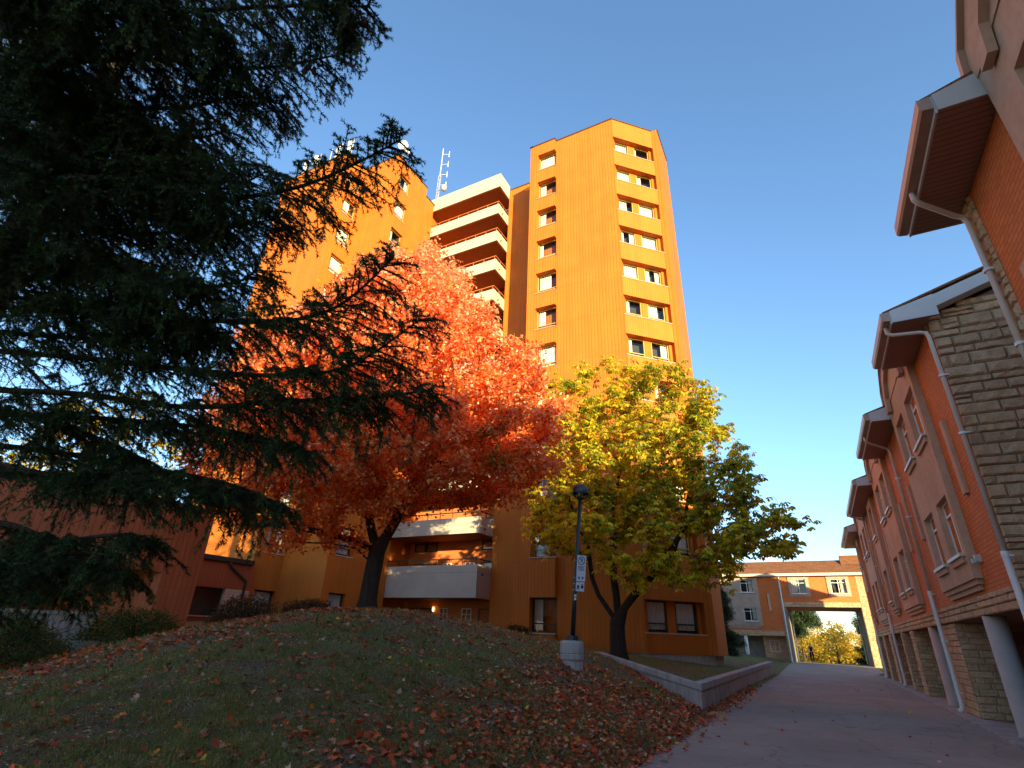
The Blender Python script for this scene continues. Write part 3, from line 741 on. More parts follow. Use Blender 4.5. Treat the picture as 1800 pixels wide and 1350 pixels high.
m = MB().add([(2.9,61.6,8.87),(8.5,61.6,8.87),(8.5,63.2,9.92),(2.9,63.2,9.92),(2.9,64.9,8.87),(8.5,64.9,8.87)], [(0,1,2,3),(3,2,5,4),(0,3,4),(1,5,2)]); m.build('roof_step', 'shingle', gh)

# ------------------------------------------------------------------ orange apartment tower
tw = empty('apartment_tower', (-15, 30, 1), 'tall orange metal clad apartment tower with stacked white balconies, lit by low sun', 'building')
T = tw.location
ZT = 35.45
tr = random.Random(21)
LV = [5.33+2.746*k for k in range(11)]           # sills of the upper storeys
def tw_win(x, y, z, rot, w, h, curtain='full', style='tower', lower=.26):
    return win(tw, (x-T.x, y-T.y, z-T.z), rot, w, h, style, curtain, tr, lower=lower)
cur = ['full', 'left', 'sides', 'full', 'thin', 'full', 'left', 'most', 'thin', 'left', 'left']
# right block: window bay, big blank face
m = MB()
m.box(-13.22, -12.62, 25.74, 26.5, 1.0, ZT)
zp = 1.0
for z in [1.80]+LV:
    m.box(-12.62, -11.23, 25.74, 26.5, zp, z); zp = z+1.60
m.box(-12.62, -11.23, 25.74, 26.5, zp, ZT)
m.box(-11.23, -6.92, 26.0, 26.6, 1.12, ZT)
m.box(-13.22, -8.6, 26.6, 40, 1.0, ZT-.1)
m.box(-8.6, -4.9, 30.4, 31.7, 1.0, ZT-.1)
m.build('wall', 'siding', tw)
for i, z in enumerate([1.80]+LV):
    tw_win(-11.93, 26.12, z+.005, 0, 1.38, 1.59, cur[i % 11] if i else 'left', 'tower' if i else 'dark')
    MB().box(-12.68, -11.2, 25.70, 26.1, z-.05, z+.004).build('sill', 'gutter' if i else 'concrete_white', tw)
# chamfered corner with paired windows
A = Vector((-6.92, 26.0, 0)); D = Vector((1, 1, 0)).normalized(); N = Vector((1, -1, 0)).normalized(); CL = 3.20
CLV = [1.98] + [5.45+2.69*k for k in range(11)]
def cbox(m, u0, u1, d0, d1, z0, z1):
    q = [A+D*u+(-N)*d for u, d in ((u0,d0),(u1,d0),(u1,d1),(u0,d1))]
    m.prism([(p.x, p.y) for p in q], z0, z1)
m = MB(); zp = 1.12
for z in CLV:
    cbox(m, 0.02, CL, 0, .75, zp, z); zp = z+1.38
cbox(m, 0.02, CL, 0, .75, zp, ZT)
for z in CLV:
    cbox(m, 0.02, .22, .38, .75, z, z+1.38); cbox(m, 1.42, 1.86, .38, .75, z, z+1.38); cbox(m, 3.02, 3.2, .3, .75, z, z+1.38)
m.build('corner_panel', 'siding', tw)
cu2 = [('full','sides'),('left','right'),('full','left'),('sides','full'),('left','most'),('full','thin'),('most','full')]
for i, z in enumerate(CLV):
    for k, (c, w) in enumerate(((0.82, 1.19), (2.44, 1.15))):
        p = A + D*c + (-N)*.40
        tw_win(p.x, p.y, z+.01, PI/4, w, 1.36, cu2[(i*3) % 7][k] if i else 'full', 'tower' if i else 'dark', lower=.28)
    q = [A+D*u+(-N)*d for u, d in ((-.02,-.03),(CL+.02,-.03),(CL+.02,.3),(-.02,.3))]
    m = MB().prism([(p.x, p.y) for p in q], z-.05, z+.005); m.build('sill', 'gutter' if i else 'concrete_white', tw)
E1 = A + D*CL
m = MB(); m.prism([(E1.x-.0, E1.y), (-4.25, E1.y), (-4.25, 31.4), (-5.2, 31.4), (-5.2, E1.y+.5), (E1.x-.3, E1.y+.3)], 1.12, ZT); m.build('corner_pier', 'siding', tw)
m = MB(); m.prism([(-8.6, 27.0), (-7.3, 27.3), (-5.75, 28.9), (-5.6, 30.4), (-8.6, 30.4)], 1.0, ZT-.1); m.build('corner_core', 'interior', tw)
m = MB(); m.prism([(-13.0,26.1),(-6.9,26.1),(-4.45,28.6),(-4.45,31.2),(-13.0,31.2)], .6, 1.12); m.build('foundation', 'concrete', tw)
# coping
def coping(m, pts, z=ZT, o=.05):
    for (a, b) in zip(pts[:-1], pts[1:]):
        a = Vector(a); b = Vector(b); d = (b-a).normalized(); n = Vector((d.y, -d.x))
        q = [a-d*o+n*o, b+d*o+n*o, b+d*o-n*.25, a-d*o-n*.25]
        m.prism([(p.x, p.y) for p in q], z+.002*len(m.v)/50, z+.10+.002*len(m.v)/50)
m = MB(); coping(m, [(-13.22,28.9),(-13.22,25.74),(-11.23,25.74)]); coping(m, [(-11.2,26.0),(-6.92,26.0),(E1.x,E1.y)][0:3]); coping(m, [(-4.25,E1.y+.1),(-4.25,31.4)])
# recessed wall between the balconies and the right block
MB().box(-16.75, -13.22, 28.9, 29.4, 1.0, ZT+.1).build('recessed_wall', 'siding', tw)
coping(m, [(-16.6,28.9),(-13.3,28.9)], ZT+.1)
m.build('roof_coping', 'coping', tw); m = MB()
# left block, stepping back in plan
ml = MB()
ml.box(-33.7, -26.4, 19.9, 20.36, 1.0, 35.7)
def side_wall(m, X, y0, y1, wy0, wy1, lv, top, zb=1.0, h=1.55, ext=3.5):
    """wall facing +x with a column of windows"""
    m.box(X-.5, X, y0, wy0, zb, top); m.box(X-.5, X, wy1, y1, zb, top); zp = zb
    for z in lv: m.box(X-.5, X, wy0, wy1, zp, z); zp = z+h
    m.box(X-.5, X, wy0, wy1, zp, top)
LV2 = [1.85]+[5.36+2.746*k for k in range(11)]
side_wall(ml, -26.4, 20.36, 21.9, 20.42, 21.78, LV2, 35.7)
ml.box(-26.9, -23.0, 21.9, 22.3, 1.0, 35.7)
side_wall(ml, -23.0, 22.3, 25.7, 22.42, 23.72, LV2, 35.7)
ml.box(-24.0, -23.3, 25.7, 27.2, 1.0, 35.2); ml.box(-24.6, -23.8, 27.2, 30.5, 1.0, 34.6)
ml.box(-33.7, -27.0, 20.4, 34, 1.0, 35.6); ml.box(-27.0, -24.0, 23.5, 34, 1.0, 35.5)
ml.build('wall', 'siding', tw)
cc = ['full', 'most', 'left', 'full', 'sides', 'full']
for i, z in enumerate(LV2):
    for X, yc, w in ((-26.4, 21.10, 1.33), (-23.0, 23.07, 1.27)):
        tw_win(X-.20, yc, z+.005, PI/2, w, 1.54, cc[(i+int(yc)) % 6], 'tower' if i > 1 else 'dark', lower=.3)
        MB().box(X-.25, X+.04, yc-w/2-.06, yc+w/2+.06, z-.05, z+.003).build('sill', 'concrete_white' if i < 3 else 'gutter', tw)
coping(m, [(-33.7,19.9),(-26.4,19.9)], 35.7); coping(m, [(-26.38,19.92),(-26.4,21.9)], 35.7); coping(m, [(-26.3,21.9),(-23,21.9)], 35.7); coping(m, [(-22.98,22.0),(-23,25.7)], 35.7); coping(m, [(-23.3,25.8),(-23.3,27.2)], 35.2)
m.build('roof_coping', 'coping', tw)
# balconies
BX0, BX1, BY0, BY1 = -23.8, -16.75, 27.3, 28.9
WB = 29.9
m = MB(); m.box(BX0, BX1+.25, WB, WB+.3, 1.0, 34.6)
m.build('balcony_back_wall', 'brick', tw)
MB().box(BX1, BX1+.3, 29.405, WB+.3, 1.0, 34.6).build('balcony_side_wall', 'siding', tw)
for k in range(12):
    z = 5.28+2.746*k                                     # top of this parapet
    if k == 11: h = 1.42; top = 36.05
    else: h = 1.80 if k == 0 else .96; top = z
    b = MB(); b.box(BX0, BX1, BY0, BY0+.14, top-h, top); b.box(BX1-.14, BX1, BY0+.14, BY1+.02, top-h, top)
    o = b.build('balcony', 'concrete_white', tw)
    s = MB().box(BX0, BX1-.14, BY0+.14, WB, top-h+.03, top-h+.2).build('balcony_floor', 'soffit_brown', o)
    if k < 11:
        # hairline joint and scupper
        MB().box(BX0, BX1+.003, BY0-.003, BY0+.001, top-.42-.008, top-.42).box(BX1-.002, BX1+.004, BY0+.14, BY1, top-.42-.008, top-.42).build('joint', 'frame_dark', o)
        MB().tube([(BX1-.05, BY0+.5, top-h+.28 if k else top-.52), (BX1+.14, BY0+.5, top-h+.26 if k else top-.54)], .035, 8).tube([(BX0+.6, BY0+.05, top-.52), (BX0+.6, BY0-.10, top-.54)], .03, 8).build('drain_spout', 'frame_dark', o)
        rl = MB(); rz = top+.30
        rl.box(BX0, BX1-.03, BY0+.05, BY0+.10, rz, rz+.06); rl.box(BX1-.09, BX1-.04, BY0+.10, BY1, rz, rz+.06)
        for i in range(8):
            x = BX0+.3+(BX1-BX0-.45)*i/7; rl.box(x-.018, x+.018, BY0+.06, BY0+.095, top, rz)
        rl.box(BX1-.085, BX1-.05, BY0+.8, BY0+.835, top, rz)
        rl.build('railing', 'rail' if k > 1 else 'frame_dark', o)
fr = random.Random(4)
for k in range(12):
    zf = 1.0 if k == 0 else 5.28-1.8+.2+2.746*(k-1)
    zf2 = zf+.05
    for xc, w, h, dz in ((-22.9, .9, 2.0, 0), (-21.95, .9, 2.0, 0), (-20.6, .62, 1.25, .75), (-18.9, .70, 1.3, .70), (-17.6, .9, 2.0, 0)):
        if k > 3 and xc < -21: continue
        tw_win(xc, WB-.08, zf2+dz, 0, w, h, fr.choice(['full', 'left', 'none', 'none']) if k else ('full' if xc == -22.9 else 'none'), 'sash' if w < .8 else 'dark')
sc_ = MB().tube([(-21.35, WB-.12, 2.86), (-21.35, WB-.12, 3.10)], .055, 10).build('balcony_light', 'bulb', tw)

# ------------------------------------------------------------------ low annex on the left
an = empty('low_annex', (-24, 10, 1), 'two storey orange clad annex with an overhanging upper wall behind the bushes', 'building')
m = MB()
m.box(-24, -20, -6, 12.95, 3.20, 5.45)                     # upper mass
m.prism([(-20, 11.6), (-20, 12.95), (-24, 12.95), (-24, 10.6), (-23.0, 10.1)], 1.0, 3.195)
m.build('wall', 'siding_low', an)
m = MB(); m.box(-26.7, -26.1, 12.0, 19.88, 3.27, 4.52); m.box(-26.7, -26.1, 12.0, 19.88, 1.0, 1.98); m.build('setback_wall', 'siding_dark', an)
MB().box(-24.1, -19.93, -6.05, 13.02, 5.452, 5.62).build('roof_coping', 'coping', an)
MB().box(-24.0, -23.2, -6, 10.1, 1.0, 1.93).build('plinth', 'siding_dark', an)
MB().box(-24.0, -23.86, -6, 11.0, 1.0, 3.197).build('inner_wall', 'siding_dark', an)
for yy in (5.15, 9.55, 0.75): MB().box(-23.4, -23.2, yy, yy+.5, 1.93, 3.195).build('window_pier', 'siding_dark', an)
MB().box(-26.1, -25.93, 12.96, 19.7, 4.52, 4.74).build('gutter', 'frame_dark', an)
MB().tube([(-26.0, 18.3, 4.52), (-26.0, 18.45, 4.3), (-26.03, 19.5, 3.7), (-26.03, 19.5, 1.4)], .06, 8).build('downspout', 'frame_dark', an, smooth=True)
for (x, y, z, w, h, rot) in ((-26.25, 15.85, 1.99, 5.2, 1.27, PI/2), (-23.3, 7.6, 1.95, 3.8, 1.23, PI/2), (-23.3, 3.2, 1.95, 3.8, 1.23, PI/2)):
    win(an, (x-an.location.x, y-an.location.y, z-an.location.z), rot, w, h, 'dark', 'none', tr)
MB().box(-26.1, -26.02, 13.0, 18.0, 1.93, 1.99).build('sill', 'gutter', an)
MB().box(-26.6, -26.1, 18.5, 19.88, 1.98, 3.27).build('corner_wall', 'stucco', an)
# slatted screen wall beside the bushes
sw = empty('slatted_screen', (-16.8, 7.6, .8), 'grey weathered vertical board screen between two green bushes', 'fence')
a = Vector((-19.6, 5.4)); b = Vector((-17.3, 8.7)); d = (b-a); L = d.length; d.normalize()
m = MB(); n_ = int(L/.14)
for i in range(n_):
    p = a+d*(i*.14); q = a+d*(i*.14+.12); nn = Vector((d.y, -d.x))*.03
    m.prism([(p.x,p.y),(q.x,q.y),(q.x-nn.x,q.y-nn.y),(p.x-nn.x,p.y-nn.y)][::-1], .4, 1.72)
m.build('boards', 'weathered_board', sw)
m = MB(); nn = Vector((d.y, -d.x))*.06
m.prism([(a.x+nn.x,a.y+nn.y),(b.x+nn.x,b.y+nn.y),(b.x-nn.x,b.y-nn.y),(a.x-nn.x,a.y-nn.y)][::-1], 1.722, 1.80); m.build('cap_rail', 'weathered_board', sw)
# ------------------------------------------------------------------ roof equipment
def panel_antenna(x, y, z, lab, box=False):
    r = empty('panel_antenna', (x, y, z), lab, 'antenna', 'antennas on the left tower roof')
    MB().tube([(x+.28, y, z-.05), (x+.28, y, z+1.75)], .035, 8).build('pole', 'mast', r)
    if box: MB().prism([(x-.30,y-.2),(x-.05,y-.3),(x+.2,y-.2),(x+.2,y),(x-.30,y)], z+.55, z+1.5).build('panel', 'white_antenna', r, bevel=.03)
    else: MB().box(x-.18, x+.10, y-.14, y+.0, z+.05, z+1.5).build('panel', 'white_antenna', r, bevel=.03)
    MB().box(x+.0, x+.28, y-.02, y+.02, z+.5, z+.55).box(x+.0, x+.28, y-.02, y+.02, z+1.2, z+1.25).build('bracket', 'mast', r)
panel_antenna(-31.6, 20.1, 35.75, 'white panel antenna with pole, leftmost on the left tower roof')
panel_antenna(-30.3, 20.1, 35.75, 'short boxy white antenna on a pole on the left tower roof', True)
panel_antenna(-27.9, 20.1, 35.75, 'tall white panel antenna between the bare pole and the roof corner')
panel_antenna(-26.62, 20.1, 35.75, 'white panel antenna at the right roof corner of the left tower')
m = MB().tube([(-28.75, 20.1, 35.7), (-28.75, 20.1, 37.4)], .035, 8); m.lathe(-28.75, 20.1, [(.09, 35.78), (.09, 35.84)], 10)
tag(m.build('antenna_pole', 'mast'), 'bare thin pole between the white antennas on the tower roof', 'pole')
r = empty('satellite_dish', (-22.9, 22.0, 35.8), 'two small white round dishes on a short post at the tower roof corner', 'dish')
def dish(c, R_, n):
    m = MB(); n = Vector(n).normalized(); a = n.orthogonal().normalized(); b = n.cross(a); c = Vector(c); K = 20; o = 0
    m.v.append(tuple(c - n*.09))
    for j, rr in enumerate((.4, .75, 1.0)):
        for k in range(K):
            t = 2*PI*k/K; m.v.append(tuple(c + (a*math.cos(t)+b*math.sin(t))*R_*rr - n*.09*(1-rr*rr)))
    for k in range(K): m.f.append((0, 1+k, 1+(k+1)%K))
    for j in range(2):
        for k in range(K): p = 1+j*K+k; q = 1+j*K+(k+1)%K; m.f.append((p, p+K, q+K, q))
    # drum back
    o = len(m.v)
    for k in range(K): t = 2*PI*k/K; m.v.append(tuple(c + (a*math.cos(t)+b*math.sin(t))*R_ - n*.16))
    for k in range(K): p = 1+2*K+k; q = 1+2*K+(k+1)%K; m.f.append((p, o+k, o+(k+1)%K, q))
    m.f.append(tuple(range(o, o+K))); return m
dish((-22.75, 21.9, 36.75), .40, (.35, -.9, -.25)).build('dish', 'white_antenna', r, smooth=False)
dish((-22.45, 22.1, 36.1), .26, (.7, -.7, 0)).build('dish', 'white_antenna', r)
MB().tube([(-22.8, 22.15, 35.6), (-22.8, 22.15, 37.0)], .04, 8).build('post', 'mast', r)
r = empty('lattice_mast', (-24.8, 29.3, 35.2), 'tall thin galvanised lattice mast with four dipole arms on the tower roof', 'antenna')
m = MB(); X0, Y0 = -24.75, 29.2
for a in (0, 2.1, 4.2): m.tube([(X0+.13*math.cos(a), Y0+.13*math.sin(a), 35.0), (X0+.13*math.cos(a), Y0+.13*math.sin(a), 41.3)], .02, 5)
for k in range(24):
    z = 35.2+k*.25; a = 2.1*k; m.tube([(X0+.13*math.cos(a), Y0+.13*math.sin(a), z), (X0+.13*math.cos(a+2.1), Y0+.13*math.sin(a+2.1), z+.25)], .012, 4)
m.build('lattice', 'mast', r); MB().tube([(X0, Y0, 41.2), (X0, Y0, 45.0)], .05, 8).build('pole', 'mast', r)
for k in range(4):
    z = 44.2-k*1.35
    m = MB().tube([(X0, Y0, z), (X0+.75, Y0+.1, z-.25)], .018, 5).tube([(X0+.75, Y0+.1, z-.62), (X0+.75, Y0+.1, z+.12)], .03, 6); m.build('dipole_arm', 'white_antenna', r)
m = MB().tube([(X0, Y0, 39.4), (X0+.6, Y0-.1, 39.4)], .03, 6); m.lathe(X0+.75, Y0-.1, [(.05, 38.95), (.24, 39.1), (.26, 39.5), (.1, 39.7)], 14); m.build('drum_antenna', 'mast', r, smooth=True)

# ------------------------------------------------------------------ lamp post
LX, LY = -5.62, 13.95
lz = gz(LX, LY)
lp = empty('lamp_post', (LX, LY, lz), 'slightly leaning dark lamp post with a round globe head on a concrete footing', 'street lamp')
ft = MB().lathe(LX, LY, [(.30, lz-.5), (.30, 1.16), (.325, 1.20), (.325, 1.50), (.30, 1.54), (.26, 1.56)], 28)
ft = MB().lathe(LX, LY, [(.26, lz-.6), (.27, 1.10), (.30, 1.14), (.305, 1.24), (.285, 1.25), (.285, 1.265), (.30, 1.275), (.30, 1.50), (.28, 1.53), (.262, 1.535), (.262, 1.56)], 32)
ft.build('footing', 'concrete', lp, smooth=False)
lean = Vector((.075, .01, 1)).normalized(); B0 = Vector((LX+.02, LY, 1.56)); top = B0+lean*3.62
ax = lean.orthogonal().normalized(); ay = lean.cross(ax)
m = MB().tube([B0, B0+lean*.11], [.165, .155], 24); m.build('base_plate', 'black_metal', lp, bevel=.012)
MB().tube([B0+lean*.10, B0+lean*1.0, top], [.062, .058, .05], 16).build('pole', 'black_metal', lp, smooth=True)
# globe: solid dark hood above, open ribs below
gc = top+lean*.20; GR = .225; m = MB(); K = 28
for i in range(9):
    th = PI*.5*i/8*1.12
    for k in range(K):
        a = 2*PI*k/K; p = gc + lean*(GR*math.cos(th)) + (ax*math.cos(a)+ay*math.sin(a))*GR*math.sin(th); m.v.append(tuple(p))
for i in range(8):
    for k in range(K): p = i*K+k; q = i*K+(k+1)%K; m.f.append((p, p+K, q+K, q))
m.build('hood', 'black_metal', lp, smooth=True)
m = MB()
for k in range(10):
    a = 2*PI*k/10; pts = []
    for i in range(7):
        th = PI*.56+(PI*.40)*i/6; pts.append(gc + lean*(GR*math.cos(th)) + (ax*math.cos(a)+ay*math.sin(a))*GR*math.sin(th))
    m.tube(pts, .013, 5)
pts = [gc + lean*(GR*math.cos(PI*.57)) + (ax*math.cos(2*PI*k/24)+ay*math.sin(2*PI*k/24))*GR*math.sin(PI*.57) for k in range(25)]
m.tube(pts, .018, 6); m.build('cage', 'black_metal', lp, smooth=True)
m = MB().tube([gc-lean*.12, gc+lean*.02], [.05, .11], 14); m.build('lamp_bulb', 'pipe_white', lp, smooth=True)
MB().tube([top-lean*.03, top+lean*.05], [.075, .10], 16).build('collar', 'black_metal', lp, smooth=True)
# parking signs strapped to the pole, turned to face the drive
def sign(name, lab, s0, s1, wd, items, cat):
    th = R(52); u = Vector((math.cos(th), math.sin(th), 0)); n = Vector((math.sin(th), -math.cos(th), 0))
    def C_(s): return B0+lean*s
    mid = C_((s0+s1)/2)+n*.075+u*(wd/2-.03)
    r = empty(name, tuple(mid), lab, cat)
    def pt(a, b, d): return mid + u*a + lean*b + n*d
    h = s1-s0; m = MB()
    m.add([pt(a, b, d) for d in (0, .006) for a, b in ((-wd/2,-h/2),(wd/2,-h/2),(wd/2,h/2),(-wd/2,h/2))], [(0,3,2,1),(4,5,6,7),(0,1,5,4),(1,2,6,5),(2,3,7,6),(3,0,4,7)]); m.build('sheet', 'sign_white', r)
    m = MB()
    for s in (-h*.36, h*.30):
        m.tube([C_((s0+s1)/2+s)-u*.085, C_((s0+s1)/2+s)+n*.07+u*.02], .009, 5)
    m.build('strap', 'mast', r)
    def ring(cx, cz, r0, r1, mat, nm, d=.008, n_=32):
        q = MB(); o = 0
        for k in range(n_):
            a = 2*PI*k/n_; q.v.append(tuple(pt(cx+r0*math.cos(a), cz+r0*math.sin(a), d))); q.v.append(tuple(pt(cx+r1*math.cos(a), cz+r1*math.sin(a), d)))
        for k in range(n_): a = 2*k; b = 2*((k+1) % n_); q.f.append((a, a+1, b+1, b))
        q.build(nm, mat, r)
    def bar(x0, z0, x1, z1, t, mat, nm, d=.008):
        v = Vector((x1-x0, z1-z0)).normalized(); w = Vector((-v.y, v.x))*t/2
        MB().add([pt(x0+w.x, z0+w.y, d), pt(x0-w.x, z0-w.y, d), pt(x1-w.x, z1-w.y, d), pt(x1+w.x, z1+w.y, d)], [(0,1,2,3)]).build(nm, mat, r)
    for it in items:
        if it[0] == 'ring': ring(*it[1:])
        else: bar(*it[1:])
    return r
it = [('ring', 0, .19, .088, .108, 'sign_black', 'circle'), ('bar', -.068, .26, .068, .12, .016, 'sign_black', 'slash'),
      ('bar', -.02, .245, -.02, .14, .016, 'sign_black', 'symbol', .0085), ('ring', .008, .218, .016, .032, 'sign_black', 'symbol', .0085, 14)]
for k, (a, b) in enumerate(((-.10, .10), (-.09, .07), (-.10, .09), (-.08, .10))): it.append(('bar', a, .045-.032*k, b, .045-.032*k, .013, 'sign_black', 'text_line'))
it += [('bar', -.055, -.215, -.055, -.275, .04, 'sign_black', 'arrow'), ('bar', .055, -.215, .055, -.275, .04, 'sign_black', 'arrow')]
sign('no_parking_sign', 'tall narrow white no parking sign with a slashed circle, strapped to the lamp post', 1.42, 2.08, .27, it, 'sign')
it = [('ring', -.06, 0.0, .0, .035, 'sign_black', 'symbol', .008, 16), ('bar', -.10, -.05, -.02, -.05, .02, 'sign_black', 'symbol', .0085), ('ring', .065, -.005, .0, .04, 'sign_black', 'symbol', .008, 16), ('bar', .03, .05, .10, .05, .018, 'sign_black', 'symbol', .0085)]
sign('small_white_sign', 'small white sign with two black symbols directly under the no parking sign', 1.17, 1.40, .25, it, 'sign')
m = MB()
for s in (1.06, .98): p = B0+lean*s; n = Vector((.55, -.83, 0)); u = Vector((.83, .55, 0)); m.add([tuple(p+n*.062+u*a+lean*b) for a, b in ((-.03,-.03),(.03,-.03),(.03,.03),(-.03,.03))], [(0,1,2,3)])
m.build('sticker', 'sign_white', lp)

# ------------------------------------------------------------------ person walking away beyond the passage
def skin(name, verts, edges, radii, mat, parent=None, loc=(0,0,0), root=0, lev=1):
    me = bpy.data.meshes.new(name); me.from_pydata(verts, edges, []); o = bpy.data.objects.new(name, me); COL.objects.link(o)
    if parent: o.parent = parent
    o.location = loc
    md = o.modifiers.new('skin', 'SKIN'); md.use_smooth_shade = True
    for i, r_ in enumerate(radii):
        sv = me.skin_vertices[0].data[i]; sv.radius = (r_, r_) if not isinstance(r_, tuple) else r_; sv.use_root = (i == root)
    sb = o.modifiers.new('sub', 'SUBSURF'); sb.levels = lev; sb.render_levels = lev
    me.materials.append(MT[mat]); return o
MT['skin'] = plain('skin', (0.45, 0.26, 0.18), 0.6, var=.03); MT['vest'] = plain('black vest cloth', (0.02, 0.014, 0.014), .9)
MT['trousers'] = plain('dark trousers cloth', (0.012, 0.014, 0.02), .9); MT['sleeve'] = plain('grey knit', (0.34, 0.33, 0.34), .9)
PX_, PY_ = -1.12, 67.0; PZ_ = float(road_h(PY_))+.03
PV = [(0,0,.93),(0,0,1.12),(0,.01,1.36),(0,0,1.46),(0,.01,1.52),(0,.02,1.62),(0,.02,1.70),
      (-.17,0,1.40),(-.25,.02,1.16),(-.24,-.06,.93),(-.24,-.09,.85),(.17,0,1.40),(.26,.03,1.16),(.25,.0,.93),(.25,-.02,.85),
      (-.09,0,.86),(-.11,-.03,.48),(-.11,.02,.09),(-.11,-.12,.04),(.09,0,.86),(.12,.09,.50),(.13,.12,.10),(.13,0,.05)]
PE = [(0,1),(1,2),(2,3),(3,4),(4,5),(5,6),(3,7),(7,8),(8,9),(9,10),(3,11),(11,12),(12,13),(13,14),(0,15),(15,16),(16,17),(17,18),(0,19),(19,20),(20,21),(21,22)]
PR = [(.14,.10),(.12,.09),(.16,.10),.06,.05,(.085,.10),.07,.06,.045,.035,.04,.06,.045,.035,.04,.085,.06,.045,.04,.085,.06,.045,.04]
pe = skin('person', PV, PE, PR, 'sleeve', loc=(PX_, PY_, PZ_)); tag(pe, 'person in a dark vest, pale sleeves and dark trousers walking beyond the passage', 'person')
skin('vest', [PV[0],PV[1],PV[2],(-.13,0,1.42),(.13,0,1.42)], [(0,1),(1,2),(2,3),(2,4)], [(.16,.125),(.14,.115),(.185,.13),.075,.075], 'vest', pe)
for s, ix in ((-1, (15,16,17)), (1, (19,20,21))):
    skin('trouser_leg', [(s*.06,0,.95)]+[PV[i] for i in ix], [(0,1),(1,2),(2,3)], [.11,.105,.08,.062], 'trousers', pe)
skin('cap', [(0,.02,1.62),(0,.02,1.73)], [(0,1)], [.10,.085], 'pipe_white', pe)
# ------------------------------------------------------------------ trees
def colonize(attr, trunk, step=.28, di=2.2, dk=.5, maxit=140, bias=(0,0,.06), limbs=()):
    """space colonisation: returns node positions and parent indices"""
    N = [np.array(p, float) for p in trunk]; par = [-1]+list(range(len(trunk)-1))
    for at_i, pts in limbs:
        k0 = at_i
        for q in pts:
            N.append(np.array(q, float)); par.append(k0); k0 = len(N)-1
    A_ = np.array(attr, float); alive = np.ones(len(A_), bool)
    near = np.full(len(A_), 1e9); ni = np.zeros(len(A_), int)
    def upd(s):
        P_ = np.array(N[s:]); 
        d = np.linalg.norm(A_[:, None]-P_[None], axis=2); j = d.argmin(1); dm = d[np.arange(len(A_)), j]
        b = dm < near; near[b] = dm[b]; ni[b] = j[b]+s
    upd(0)
    for it in range(maxit):
        act = alive & (near < di*(3.5 if it < 12 else 1.0))
        if not act.any(): break
        s = len(N); acc = {}
        for a in np.nonzero(act)[0]:
            v = A_[a]-N[ni[a]]; v /= np.linalg.norm(v)+1e-9; acc[ni[a]] = acc.get(ni[a], 0)+v
        for k, v in acc.items():
            v = v/(np.linalg.norm(v)+1e-9) + np.array(bias) + RNG.normal(0, .12, 3); v /= np.linalg.norm(v)
            N.append(N[k]+v*step); par.append(k)
        upd(s); alive &= near > dk
        if len(N) > 9000: break
    return np.array(N), np.array(par)
def tree_mesh(N, par, rmin, expo=2.4, rtrunk=None, flare=1.5, minr=0.006, sides=7):
    n = len(N); ch = [[] for _ in range(n)]
    for i, p in enumerate(par):
        if p >= 0: ch[p].append(i)
    r = np.zeros(n)
    for i in range(n-1, -1, -1):
        r[i] = (sum(r[c]**expo for c in ch[i]))**(1/expo) if ch[i] else rmin
    if rtrunk: 
        k = math.log(rtrunk/rmin)/math.log(r[0]/rmin); r = rmin*(r/rmin)**k
    tr_, br_ = MB(), MB(); stack = [(0, [0])]; done = []
    while stack:
        i, chain = stack.pop()
        while ch[i]:
            cs = sorted(ch[i], key=lambda c: -r[c])
            for c in cs[1:]:
                if r[c] > minr: stack.append((c, [i, c]))
            i = cs[0]; chain.append(i)
            if r[i] < minr: break
        done.append(chain)
    for ci, chain in enumerate(done):
        pts = [N[k] for k in chain]; rr = [r[k] for k in chain]
        if ci and len(chain) > 1: rr[0] = min(rr[0], rr[1]*1.15)
        if len(pts) < 2: continue
        big = ci == 0
        if big: rr = [q*(1+(flare-1)*max(0, 1-(p[2]-N[0][2])/.7)**2) for q, p in zip(rr, pts)]
        (tr_ if rr[-1 if not big else 0] > .09 or big else br_).tube(pts, rr, sides if rr[0] > .05 else 4, cap=False)
    return tr_, br_, r, ch
MAPLE = np.array([(0,0,0),(.18,-.22,.0),(.10,-.48,.04),(.42,-.32,.02),(.62,-.52,.06),(.60,-.2,.0),(1.0,0,-.06),(.60,.2,.0),(.62,.52,.06),(.42,.32,.02),(.10,.48,.04),(.18,.22,.0)])
LEAF6 = np.array([(0,0,0),(.35,-.34,.05),(.62,-.22,0),(1.0,0,-.12),(.62,.22,0),(.35,.34,.05)])
LEAFLET = np.array([(0,0,0),(.45,-.13,.02),(.78,-.22,-.04),(1.0,0,-.14),(.78,.22,-.04),(.45,.13,.02)])
def blob_pts(blobs, n, shell=.0):
    """points inside a union of ellipsoids (cx,cy,cz,rx,ry,rz), biased outward by shell"""
    vol = np.array([b[3]*b[4]*b[5] for b in blobs]); k = RNG.choice(len(blobs), n, p=vol/vol.sum())
    d = RNG.normal(size=(n, 3)); d /= np.linalg.norm(d, axis=1, keepdims=True)
    r = RNG.random(n)**(1/(3+shell*4)); b = np.array(blobs)[k]
    return b[:, :3] + d*r[:, None]*b[:, 3:6]
def palette(n, cols, w, jit=.15):
    c = np.array(cols)[RNG.choice(len(cols), n, p=np.array(w)/sum(w))]
    return np.clip(c*(1+RNG.normal(0, jit, (n, 1)))*(1+RNG.normal(0, jit*.4, (n, 3))), 0.002, .95)
